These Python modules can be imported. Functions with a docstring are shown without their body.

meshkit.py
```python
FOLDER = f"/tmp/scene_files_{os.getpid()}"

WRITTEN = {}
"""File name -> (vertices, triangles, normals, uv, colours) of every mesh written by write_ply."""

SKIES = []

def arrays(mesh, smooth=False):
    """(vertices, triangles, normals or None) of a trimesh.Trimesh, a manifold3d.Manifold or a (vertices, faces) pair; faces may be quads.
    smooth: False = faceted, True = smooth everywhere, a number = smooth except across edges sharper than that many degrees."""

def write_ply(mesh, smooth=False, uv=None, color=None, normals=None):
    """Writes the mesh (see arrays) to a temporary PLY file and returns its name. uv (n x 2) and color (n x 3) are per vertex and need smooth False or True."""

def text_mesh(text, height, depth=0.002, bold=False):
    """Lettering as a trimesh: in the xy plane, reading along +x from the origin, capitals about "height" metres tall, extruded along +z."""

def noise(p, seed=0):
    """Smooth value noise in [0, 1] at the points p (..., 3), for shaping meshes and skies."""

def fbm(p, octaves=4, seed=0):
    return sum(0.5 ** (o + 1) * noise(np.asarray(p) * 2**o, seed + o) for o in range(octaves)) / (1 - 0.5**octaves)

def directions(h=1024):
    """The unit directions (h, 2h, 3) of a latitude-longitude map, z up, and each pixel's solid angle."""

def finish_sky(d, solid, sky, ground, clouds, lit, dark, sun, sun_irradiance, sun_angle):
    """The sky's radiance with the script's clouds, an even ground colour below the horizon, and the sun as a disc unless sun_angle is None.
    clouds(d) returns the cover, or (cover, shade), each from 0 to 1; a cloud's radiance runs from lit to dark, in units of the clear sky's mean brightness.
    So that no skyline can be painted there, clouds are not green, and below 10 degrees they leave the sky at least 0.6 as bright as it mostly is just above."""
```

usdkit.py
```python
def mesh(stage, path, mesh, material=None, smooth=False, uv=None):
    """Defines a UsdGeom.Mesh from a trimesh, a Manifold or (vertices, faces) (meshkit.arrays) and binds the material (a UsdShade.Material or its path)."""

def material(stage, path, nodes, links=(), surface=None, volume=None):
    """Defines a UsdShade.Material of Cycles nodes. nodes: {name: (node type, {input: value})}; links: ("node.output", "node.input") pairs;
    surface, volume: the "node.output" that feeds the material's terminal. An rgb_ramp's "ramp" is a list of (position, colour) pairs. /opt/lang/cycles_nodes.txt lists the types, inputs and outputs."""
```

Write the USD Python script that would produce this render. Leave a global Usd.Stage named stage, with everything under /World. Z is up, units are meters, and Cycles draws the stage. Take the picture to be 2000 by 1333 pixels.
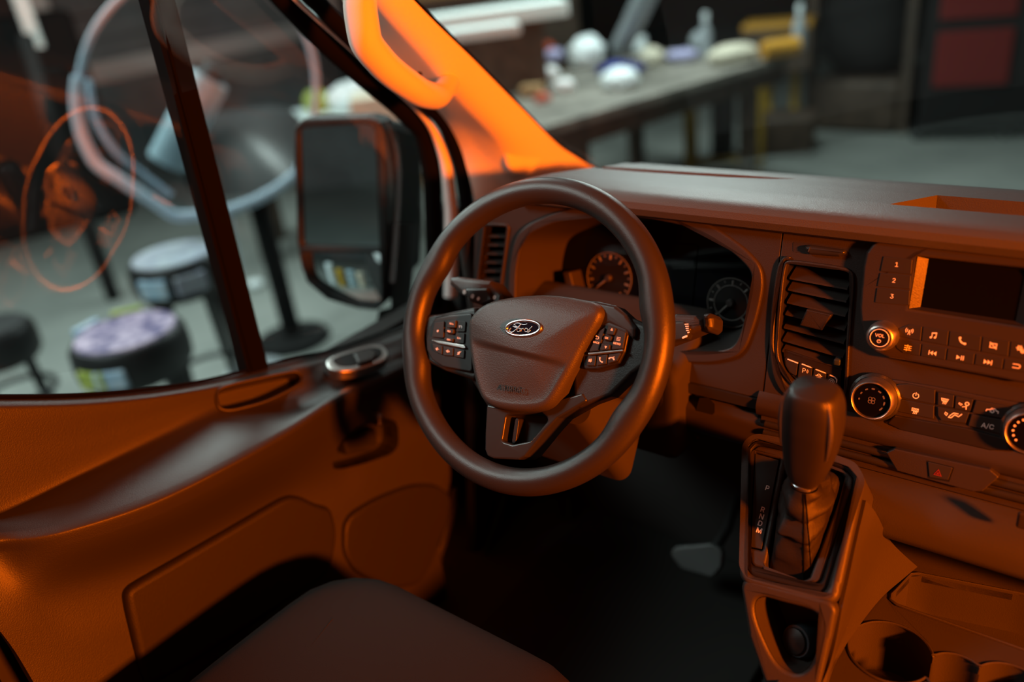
import math, numpy as np, trimesh, usdkit, meshkit
from pxr import Usd, UsdGeom, UsdLux, UsdShade, Gf, Sdf
from shapely.geometry import Polygon, LineString, Point, MultiPolygon, box as sbox
from shapely.ops import unary_union
from shapely import affinity
from scipy.interpolate import PchipInterpolator, CubicSpline
from scipy.spatial import ConvexHull
import manifold3d as m3

stage = Usd.Stage.CreateInMemory()
UsdGeom.SetStageUpAxis(stage, 'Z')
UsdGeom.Xform.Define(stage, '/World'); UsdGeom.Scope.Define(stage, '/World/Looks')

# ------------------------------------------------------------------ camera, lights, exposure
EYE = np.array([0, 0, 1.85])                 # camera position above the garage floor; all modelling below is relative to it
YAW, PITCH, ROLL, FPX = math.radians(40.2), math.radians(26.4), math.radians(-7.3), 1604.0
def _cam():
    d = np.array([-np.sin(YAW)*np.cos(PITCH), np.cos(YAW)*np.cos(PITCH), -np.sin(PITCH)])
    r = np.array([np.cos(YAW), np.sin(YAW), 0]); u = np.cross(r, d)
    c, s = np.cos(ROLL), np.sin(ROLL)
    return c*r + s*u, -s*r + c*u, d
CR, CU, CD = _cam()
cam = UsdGeom.Camera.Define(stage, '/World/camera')
M = Gf.Matrix4d(*[float(x) for x in (*CR, 0, *CU, 0, *(-CD), 0, *EYE, 1)])
cam.AddTransformOp().Set(M)
cam.CreateHorizontalApertureAttr(36.0); cam.CreateVerticalApertureAttr(24.0)
cam.CreateFocalLengthAttr(FPX/2000*36.0)
cam.CreateFStopAttr(1.5); cam.CreateFocusDistanceAttr(0.96)
cam.CreateClippingRangeAttr((0.02, 200.0))
cam.CreateExposureAttr(0.0)

def light_rect(name, pos, aim, w, h, power, color):
    """A rectangular lamp; power is its radiance."""
    l = UsdLux.RectLight.Define(stage, '/World/' + name)
    l.CreateWidthAttr(w); l.CreateHeightAttr(h); l.CreateIntensityAttr(power); l.CreateColorAttr(Gf.Vec3f(*color))
    pos = np.asarray(pos, float) + EYE; z = pos - (np.asarray(aim, float) + EYE); z /= np.linalg.norm(z)
    x = np.cross([0, 0, 1.0] if abs(z[2]) < .99 else [0, 1.0, 0], z); x /= np.linalg.norm(x); y = np.cross(z, x)
    l.AddTransformOp().Set(Gf.Matrix4d(*[float(q) for q in (*x, 0, *y, 0, *z, 0, *pos, 1)]))
    return l
ORANGE = (1.0, 0.138, 0.003)
COOL = (0.80, 1.0, 0.95)
light_rect('unseen_orange_lamp', (1.70, 0.02, 0.12), (-0.6, 0.80, -0.35), 0.18, 0.15, 2750.0, ORANGE)      # unseen, placed to light pillar, wheel and door from the passenger side; housing below
light_rect('unseen_garage_lamp', (-3.3, -1.3, 2.4), (-2.9, -0.3, -1.85), 1.3, 1.3, 26.0, COOL)  # out of view, placed to light the floor and door ledge from left rear
light_rect('unseen_garage_lamp_001', (-2.3, 5.1, 1.15), (-2.6, 3.4, -1.85), 1.5, 0.8, 22.0, COOL)  # out of view, placed to light the bench and put sheen on the dashboard top
light_rect('unseen_side_lamp', (-5.0, 2.2, 2.1), (-1.0, 0.6, -0.6), 4.2, 2.0, 8.5, COOL)  # out of view, placed to give the door ledge its grey sheen
dome = UsdLux.DomeLight.Define(stage, '/World/ambient_dome'); dome.CreateIntensityAttr(0.004); dome.CreateColorAttr(Gf.Vec3f(.8, .95, 1))

# ------------------------------------------------------------------ from picture to place
def ray(x, y): return CD + CR*(x-1000)/FPX - CU*(y-666.5)/FPX
def at(x, y, depth): return ray(x, y)*depth
def onx(x, y, X): d = ray(x, y); return d*(X/d[0])
def ony(x, y, Y): d = ray(x, y); return d*(Y/d[1])
def onz(x, y, Z): d = ray(x, y); return d*(Z/d[2])
FLOOR = -1.85
def unit(v): v = np.asarray(v, float); return v/np.linalg.norm(v)
class Pl:
    """A real plane of the place with its own axes; uv() reads a point of the photograph on it."""
    def __init__(s, p0, n, ex=(1, 0, 0)):
        s.p0 = np.asarray(p0, float); s.n = unit(n); ex = np.asarray(ex, float); s.ex = unit(ex - s.n*(ex@s.n)); s.ey = np.cross(s.n, s.ex)
    def uv(s, x, y, w=0.0):
        d = ray(x, y); q = d*((s.p0 + s.n*w)@s.n/(d@s.n)) - s.p0
        return np.array([q@s.ex, q@s.ey])
    def uvs(s, pts, w=0.0): return np.array([s.uv(x, y, w) for x, y in pts])
    def P(s, uv, w=0.0):
        uv = np.atleast_2d(uv); w = np.broadcast_to(np.asarray(w, float), (len(uv),))
        return s.p0 + uv[:, :1]*s.ex + uv[:, 1:2]*s.ey + w[:, None]*s.n
    def lift(s, mesh):
        """local (u, v, w) vertices to the place"""
        v = np.asarray(mesh.vertices); return trimesh.Trimesh(s.P(v[:, :2], v[:, 2]), mesh.faces, process=False)

# ------------------------------------------------------------------ mesh helpers
def cat(*ms):
    ms = [m for x in ms for m in (x if isinstance(x, (list, tuple)) else [x]) if m is not None]
    return trimesh.util.concatenate(ms)
def tri(v, f):
    f = np.asarray(f)
    if f.shape[1] == 4: f = np.vstack([f[:, [0, 1, 2]], f[:, [0, 2, 3]]])
    return trimesh.Trimesh(np.asarray(v, float), f, process=False)
def rpoly(pts, r, res=6):
    """polygon with its corners rounded"""
    p = pts if isinstance(pts, Polygon) else Polygon(pts)
    p = p.buffer(0)
    q = p.buffer(-r, join_style='mitre').buffer(2*r, quad_segs=res).buffer(-r, quad_segs=res)
    q = p.buffer(-r, quad_segs=res).buffer(r, quad_segs=res) if q.is_empty else p.buffer(-r, quad_segs=res).buffer(r, quad_segs=res)
    if isinstance(q, MultiPolygon): q = max(q.geoms, key=lambda g: g.area)
    return p if q.is_empty else q
def cpoly(pts, k=3):
    """outline with its corners cut round"""
    p = np.asarray(pts, float)
    for _ in range(k): q = np.roll(p, -1, 0); p = np.stack([p*.8+q*.2, p*.2+q*.8], 1).reshape(-1, 2)
    return Polygon(p).buffer(0)
def smoothloop(pts, n=96):
    """closed smooth curve through points"""
    p = np.vstack([pts, pts[:1]]); t = np.r_[0, np.cumsum(np.linalg.norm(np.diff(p, axis=0), axis=1)**.5)]
    return CubicSpline(t, p, bc_type='periodic')(np.linspace(0, t[-1], n, endpoint=False))
def ringn(r):
    """outward vertex normals of a counter-clockwise ring, mitred"""
    a, b = r - np.roll(r, 1, 0), np.roll(r, -1, 0) - r
    na = np.c_[a[:, 1], -a[:, 0]]; nb = np.c_[b[:, 1], -b[:, 0]]
    na /= np.maximum(np.linalg.norm(na, axis=1, keepdims=True), 1e-12); nb /= np.maximum(np.linalg.norm(nb, axis=1, keepdims=True), 1e-12)
    m = na + nb; l2 = np.maximum((m*m).sum(1, keepdims=True), .5)
    return 2*m/l2
def earcut(rings):
    from mapbox_earcut import triangulate_float64
    v = np.vstack(rings).astype(np.float64)
    return v, triangulate_float64(v, np.cumsum([len(r) for r in rings]).astype(np.uint32)).reshape(-1, 3).astype(np.int64)
def slab(poly, w0, w1, b=0.0, steps=3):
    """local (u, v, w) solid over a polygon (holes allowed) from w0 to w1 with its top edges rounded by b"""
    if not isinstance(poly, (Polygon, MultiPolygon)): poly = Polygon(poly)
    if isinstance(poly, MultiPolygon): return cat([slab(g, w0, w1, b, steps) for g in poly.geoms])
    from shapely.geometry.polygon import orient
    poly = orient(poly)
    rings = [np.asarray(r.coords)[:-1] for r in [poly.exterior, *poly.interiors]]
    N = [ringn(r) for r in rings]
    prof = [(0, w0)] + ([(0, w1)] if b <= 0 else [(b*(1-math.cos(a)), w1-b+b*math.sin(a)) for a in np.linspace(0, math.pi/2, steps+1)])
    V, F, base, layers = [], [], 0, []
    for ins, w in prof:
        L = []
        for r, n in zip(rings, N):
            q = r - n*ins; V.append(np.c_[q, np.full(len(q), w)]); L.append((base, len(q))); base += len(q)
        layers.append(L)
    for A, B in zip(layers[:-1], layers[1:]):
        for (a, n), (c, _) in zip(A, B):
            i = np.arange(n); j = (i+1) % n
            F.append(np.c_[a+i, a+j, c+j]); F.append(np.c_[a+i, c+j, c+i])
    v2, f2 = earcut(rings)
    a, bb, c = v2[f2[:, 0]], v2[f2[:, 1]], v2[f2[:, 2]]
    ccw = ((bb[:, 0]-a[:, 0])*(c[:, 1]-a[:, 1]) - (bb[:, 1]-a[:, 1])*(c[:, 0]-a[:, 0])) > 0
    f2 = np.where(ccw[:, None], f2, f2[:, ::-1])
    F.append(f2 + layers[-1][0][0]); F.append(f2[:, ::-1] + layers[0][0][0])
    return trimesh.Trimesh(np.vstack(V), np.vstack(F), process=False)
def resample(c, n, smooth=True):
    c = np.asarray(c, float); t = np.r_[0, np.cumsum(np.linalg.norm(np.diff(c, axis=0), axis=1))]
    u = np.linspace(0, t[-1], n)
    if not smooth or len(c) < 3: return np.stack([np.interp(u, t, c[:, k]) for k in range(c.shape[1])], 1)
    return PchipInterpolator(t, c)(u)
def loft(curves, n=40, m=6, thick=0.0, smooth=True, closed=False):
    """surface through the curves; thick > 0 makes a shell, grown against its normal"""
    C = np.stack([resample(c, n) if len(c) != n else np.asarray(c, float) for c in curves])
    k = len(C); d = np.r_[0, np.cumsum(np.linalg.norm(np.diff(C, axis=0), axis=2).mean(1))]
    u = np.concatenate([np.linspace(d[i], d[i+1], m, endpoint=False) for i in range(k-1)] + [[d[-1]]])
    G = (PchipInterpolator(d, C, axis=0)(u) if smooth and k > 2 else np.stack([[np.interp(u, d, C[:, j, x]) for x in range(3)] for j in range(n)]).transpose(2, 0, 1))
    return grid(G, thick)
def grid(G, thick=0.0):
    a, b = G.shape[:2]; idx = np.arange(a*b).reshape(a, b)
    q = np.stack([idx[:-1, :-1], idx[1:, :-1], idx[1:, 1:], idx[:-1, 1:]], -1).reshape(-1, 4)
    s = tri(G.reshape(-1, 3), q)
    if not thick: return s
    du, dv = np.gradient(G, axis=0), np.gradient(G, axis=1); nn = np.cross(du, dv); nn /= np.maximum(np.linalg.norm(nn, axis=2, keepdims=True), 1e-9)
    H = G - nn*thick; V = np.vstack([G.reshape(-1, 3), H.reshape(-1, 3)]); o = a*b
    rim = np.r_[idx[0, :], idx[1:, -1], idx[-1, -2::-1], idx[-2:0:-1, 0]]; r2 = np.roll(rim, -1)
    F = np.vstack([s.faces, s.faces[:, ::-1]+o, np.c_[rim, r2+o, rim+o], np.c_[rim, r2, r2+o]])
    mm = trimesh.Trimesh(V, F, process=False); return mm
def tube(path, r, n=12, closed=False, flat=1.0, up=None):
    """round (or flattened) rod along a path; r may vary along it"""
    p = np.asarray(path, float); k = len(p); r = np.broadcast_to(np.asarray(r, float), (k,))
    t = (np.roll(p, -1, 0) - np.roll(p, 1, 0)) if closed else np.gradient(p, axis=0)
    t /= np.maximum(np.linalg.norm(t, axis=1, keepdims=True), 1e-12)
    a = np.asarray(up, float) if up is not None else (np.array([0, 0, 1.0]) if abs(t[0][2]) < .9 else np.array([1.0, 0, 0]))
    X = []
    for i in range(k):
        a = a - t[i]*(a@t[i]); a /= max(np.linalg.norm(a), 1e-12); X.append(a)
        if up is not None: a = np.asarray(up, float)
    X = np.array(X); Y = np.cross(t, X); th = np.linspace(0, 2*np.pi, n, endpoint=False)
    V = p[:, None] + r[:, None, None]*(np.cos(th)[None, :, None]*X[:, None]*flat + np.sin(th)[None, :, None]*Y[:, None])
    idx = np.arange(k*n).reshape(k, n); K = k if closed else k-1; F = []
    for i in range(K):
        A, B = idx[i], idx[(i+1) % k]; F.append(np.c_[A, np.roll(A, -1), np.roll(B, -1), B])
    V = V.reshape(-1, 3); F = np.vstack(F); F = np.vstack([F[:, [0, 1, 2]], F[:, [0, 2, 3]]])
    if not closed:
        V = np.vstack([V, p[0], p[-1]]); c0, c1 = k*n, k*n+1
        A, B = idx[0], idx[-1]; F = np.vstack([F, np.c_[np.roll(A, -1), A, np.full(n, c0)], np.c_[B, np.roll(B, -1), np.full(n, c1)]])
    return trimesh.Trimesh(V, F, process=False)
def lathe(pl, c, prof, n=40):
    """turned part standing on a plane at local point c; prof: (radius, w)"""
    th = np.linspace(0, 2*np.pi, n, endpoint=False); V, F = [], []
    for r, w in prof: V.append(pl.P(np.c_[c[0]+r*np.cos(th), c[1]+r*np.sin(th)], w))
    k = len(prof); idx = np.arange(k*n).reshape(k, n)
    for i in range(k-1): F.append(np.c_[idx[i], np.roll(idx[i], -1), np.roll(idx[i+1], -1), idx[i+1]])
    return tri(np.vstack(V), np.vstack(F))
def hull(pts):
    pts = np.asarray(pts, float); h = m3.Manifold.hull_points(pts).to_mesh()
    return trimesh.Trimesh(h.vert_properties[:, :3], h.tri_verts, process=False)
def rbox(c, size, r=0.01, rot=None, seg=8):
    """box with rounded edges: the hull of eight small balls"""
    s = np.asarray(size, float)/2; r = min(r, s.min()*.98); b = trimesh.creation.icosphere(1, r).vertices
    p = np.vstack([b + np.array(q)*(s-r) for q in np.array(np.meshgrid([-1, 1], [-1, 1], [-1, 1])).reshape(3, -1).T])
    if rot is not None: p = p@np.asarray(rot).T
    return hull(p + np.asarray(c, float))
def rotz(a): c, s = math.cos(a), math.sin(a); return np.array([[c, -s, 0], [s, c, 0], [0, 0, 1.0]])
def rotax(axis, a): return trimesh.transformations.rotation_matrix(a, axis)[:3, :3]
def turned(c, prof, n=32, ax=(0, 0, 1)):
    return lathe(Pl(c, ax, (1, 0, 0) if abs(ax[0]) < .9 else (0, 1, 0)), (0, 0), prof, n)
def text(pl, x, y, s, h, w, th=0.0004, bold=False, rot=0.0, local=False):
    """lettering on a plane, its middle at a point of the photograph"""
    m = meshkit.text_mesh(s, h, th, bold); b = m.bounds; m.apply_translation([-(b[0][0]+b[1][0])/2, -(b[0][1]+b[1][1])/2, w])
    if rot: m.apply_transform(trimesh.transformations.rotation_matrix(rot, [0, 0, 1]))
    c = (x, y) if local else pl.uv(x, y, w); m.apply_translation([c[0], c[1], 0])
    return pl.lift(m)

# ------------------------------------------------------------------ scene graph helpers
_n = {}
def _path(parent, name):
    k = (parent, name); i = _n.get(k, 0); _n[k] = i+1
    return f'{parent}/{name}' + (f'_{i:03d}' if i else '')
def setdata(prim, label=None, cat_=None, group=None, kind=None):
    for k, v in (('label', label), ('category', cat_), ('group', group), ('kind', kind)):
        if v: prim.SetCustomDataByKey(k, v)
class Thing:
    def __init__(s, name, label, category, base, group=None, kind=None):
        s.path = _path('/World', name); s.base = np.asarray(base, float)
        x = UsdGeom.Xform.Define(stage, s.path); x.AddTranslateOp().Set(Gf.Vec3d(*map(float, s.base + EYE)))
        s.prim = x.GetPrim(); setdata(s.prim, label, category, group, kind)
    def part(s, name, mesh, mat, label=None, under=None, smooth=35, kind=None):
        p = _path(under or s.path, name)
        v, f = np.asarray(mesh.vertices) - s.base, np.asarray(mesh.faces)
        usdkit.mesh(stage, p, (v, f), LOOK[mat], smooth=smooth)
        setdata(stage.GetPrimAtPath(p), label, kind=kind)
        return p
def solo(name, mesh, mat, label, category=None, group=None, kind=None, smooth=35):
    p = _path('/World', name)
    v = np.asarray(mesh.vertices); base = np.array([(v[:, 0].min()+v[:, 0].max())/2, (v[:, 1].min()+v[:, 1].max())/2, v[:, 2].min()])
    m = usdkit.mesh(stage, p, (v - base, np.asarray(mesh.faces)), LOOK[mat], smooth=smooth)
    UsdGeom.Xformable(m).AddTranslateOp().Set(Gf.Vec3d(*map(float, base + EYE)))
    setdata(m.GetPrim(), label, category, group, kind)
    return p
def copy_thing(src, name, label, category, base, group=None, rot=0.0):
    p = _path('/World', name); x = UsdGeom.Xform.Define(stage, p)
    x.GetPrim().GetReferences().AddInternalReference(src.path)
    x.ClearXformOpOrder(); x.AddTranslateOp().Set(Gf.Vec3d(*map(float, np.asarray(base)+EYE)))
    if rot: x.AddRotateZOp().Set(rot)
    x.GetPrim().SetInstanceable(True); setdata(x.GetPrim(), label, category, group)

# ------------------------------------------------------------------ materials
LOOK = {}
def look(name, color, rough=.5, metal=0.0, bump=0.0, bscale=800.0, spec=.5, coat=0.0, vary=0.0, vscale=6.0, color2=None, sheen=0.0):
    nodes = {'p': ('principled_bsdf', {'base_color': color, 'roughness': rough, 'metallic': metal, 'specular_ior_level': spec, 'coat_weight': coat, 'coat_roughness': .06, 'sheen_weight': sheen}),
             'g': ('geometry', {})}
    links = []
    if bump:
        nodes['n'] = ('noise_texture', {'scale': bscale, 'detail': 2.0}); nodes['b'] = ('bump', {'strength': bump, 'distance': .0006})
        links += [('g.position', 'n.vector'), ('n.fac', 'b.height'), ('b.normal', 'p.normal')]
    if vary or color2:
        c2 = color2 or tuple(min(1, c*(1+vary)) for c in color); c1 = color if color2 else tuple(c*(1-vary) for c in color)
        nodes['v'] = ('noise_texture', {'scale': vscale, 'detail': 4.0, 'roughness': .6}); nodes['r'] = ('rgb_ramp', {'ramp': [(0, c1), (.38, c1), (.62, c2), (1, c2)]})
        links += [('g.position', 'v.vector'), ('v.fac', 'r.fac'), ('r.color', 'p.base_color')]
    LOOK[name] = usdkit.material(stage, '/World/Looks/'+name, nodes, links, surface='p.BSDF')
def pane(name, r0=.075, tint=(1, 1, 1), rough=0.0):
    LOOK[name] = usdkit.material(stage, '/World/Looks/'+name, {'t': ('transparent_bsdf', {'color': tint}), 'g': ('glossy_bsdf', {'roughness': rough, 'color': (1, 1, 1)}), 'w': ('layer_weight', {'blend': 0.5}),
        'pw': ('math', {'math_type': 'power', 'value2': 5.0}), 'a': ('math', {'math_type': 'multiply_add', 'value2': 1-r0, 'value3': r0}), 'm': ('mix_closure', {})},
        [('t.BSDF', 'm.closure1'), ('g.BSDF', 'm.closure2'), ('w.facing', 'pw.value1'), ('pw.value', 'a.value1'), ('a.value', 'm.fac')], surface='m.closure')
look('dash_plastic', (0.026, 0.023, 0.022), .48, bump=.35, bscale=900, spec=0.32)
look('dash_pad', (0.06, 0.059, 0.058), 0.45, bump=.5, bscale=700, spec=0.5)
look('wheel_leather', (0.022, 0.02, 0.019), 0.38, bump=.35, bscale=1100)
look('airbag_plastic', (0.04, 0.037, 0.035), .45, bump=.6, bscale=700, spec=0.4)
look('switch_plastic', (0.016, 0.015, 0.015), .38, spec=0.35)
look('button_plastic', (0.022, 0.021, 0.02), .5, bump=.15, bscale=1200, spec=0.3)
look('gloss_black', (.008, .008, .008), .16)
look('satin_black', (.02, .02, .02), .32)
look('frame_black', (.010, .0095, .0095), .6, spec=.2)
look('mirror_shell', (.012, .012, .012), .6, spec=.3)
look('rubber', (0.003, 0.0027, 0.0027), 0.9, spec=0.04)
look('void_black', (.006, .006, .006), .8, spec=.2)
look('chrome', (.82, .82, .84), 0.26, metal=1.0)
look('satin_metal', (.62, .60, .58), 0.36, metal=1.0)
look('print', (0.9, 0.88, 0.86), .6)
look('print_dim', (0.12, 0.115, 0.11), .6)
look('print_red', (0.15, 0.012, 0.01), .6)
look('emblem_blue', (0.003, 0.004, 0.014), .15, coat=.5)
look('door_plastic', (0.02, 0.0185, 0.0175), 0.5, bump=.5, bscale=650, spec=0.5)
look('door_plastic_shaded', (0.012, 0.011, 0.0105), .55, bump=.5, bscale=650, spec=0.3)  # darker door plastic: the weaker light low on the door put into its colour
look('console_plastic', (0.036, 0.033, 0.031), .48, bump=.4, bscale=750, spec=0.35)
look('pillar_trim', (0.7, 0.67, 0.62), .75, bump=.3, bscale=500, spec=0.3)
look('body_paint', (.75, .75, .75), .35)
look('headliner', (.10, .10, .10), .9)
look('cab_dark', (.03, .028, .027), .8, spec=0.15)
look('seat_fabric', (0.017, 0.015, 0.0135), .85, bump=.8, bscale=900, spec=0.08)
look('boot_leather', (0.012, 0.0105, 0.01), 0.55, bump=.4, bscale=700, spec=0.3)
look('mat_rubber', (.015, .014, .013), .6, spec=0.2)
look('screen_glass', (.003, .003, .004), .06, spec=0.12)
look('screen_glass_mirror', (.62, .68, .70), .02, metal=1.0)
look('pedal_metal', (0.05, 0.055, 0.055), .45)
look('socket_plastic', (.03, .045, .055), .35)
pane('window_glass', .075)
pane('clear_acrylic', .06, (.80, .86, .90), .35)
# ================================================================== STEERING WHEEL
WC = np.array([-.5593, .6877, -.4327]); TA = math.radians(32.1)
PW = Pl(WC, (0, -math.cos(TA), math.sin(TA)))
PD = Pl((-.2, .875, -.48), (0, -1, .25))                  # face of the dashboard
C_ = lambda s, ox, oy, pts: [(ox + a/s, oy + b/s) for a, b in pts]
def icon(pl, x, y, g, size, w, rot=0.0, th=.0004):
    """a small printed sign: shapely shapes in a unit box, laid on a plane"""
    if rot: g = affinity.rotate(g, rot, origin=(0, 0))
    c = pl.uv(x, y, w); g = affinity.translate(affinity.scale(g, size, size, origin=(0, 0)), c[0], c[1])
    return pl.lift(slab(g, w, w+th))
def ln(*p, r=.055): return LineString(p).buffer(r, quad_segs=3)
def arc(cx, cy, r, a0, a1, wd=.055, n=14): return LineString([(cx+r*math.cos(math.radians(t)), cy+r*math.sin(math.radians(t))) for t in np.linspace(a0, a1, n)]).buffer(wd, quad_segs=3)
def ringp(cx, cy, r, wd=.055): return Point(cx, cy).buffer(r+wd).difference(Point(cx, cy).buffer(r-wd))
SPK = Polygon([(-.45, -.15), (-.2, -.15), (.05, -.42), (.05, .42), (-.2, .15), (-.45, .15)]).difference(Polygon([(-.33, -.05), (-.15, -.05), (-.05, -.18), (-.05, .18), (-.15, .05), (-.33, .05)]))
PHONE = unary_union([arc(.35, .35, .75, 175, 275, .10), Point(-.38, .36).buffer(.17), Point(.36, -.38).buffer(.17)])
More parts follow.
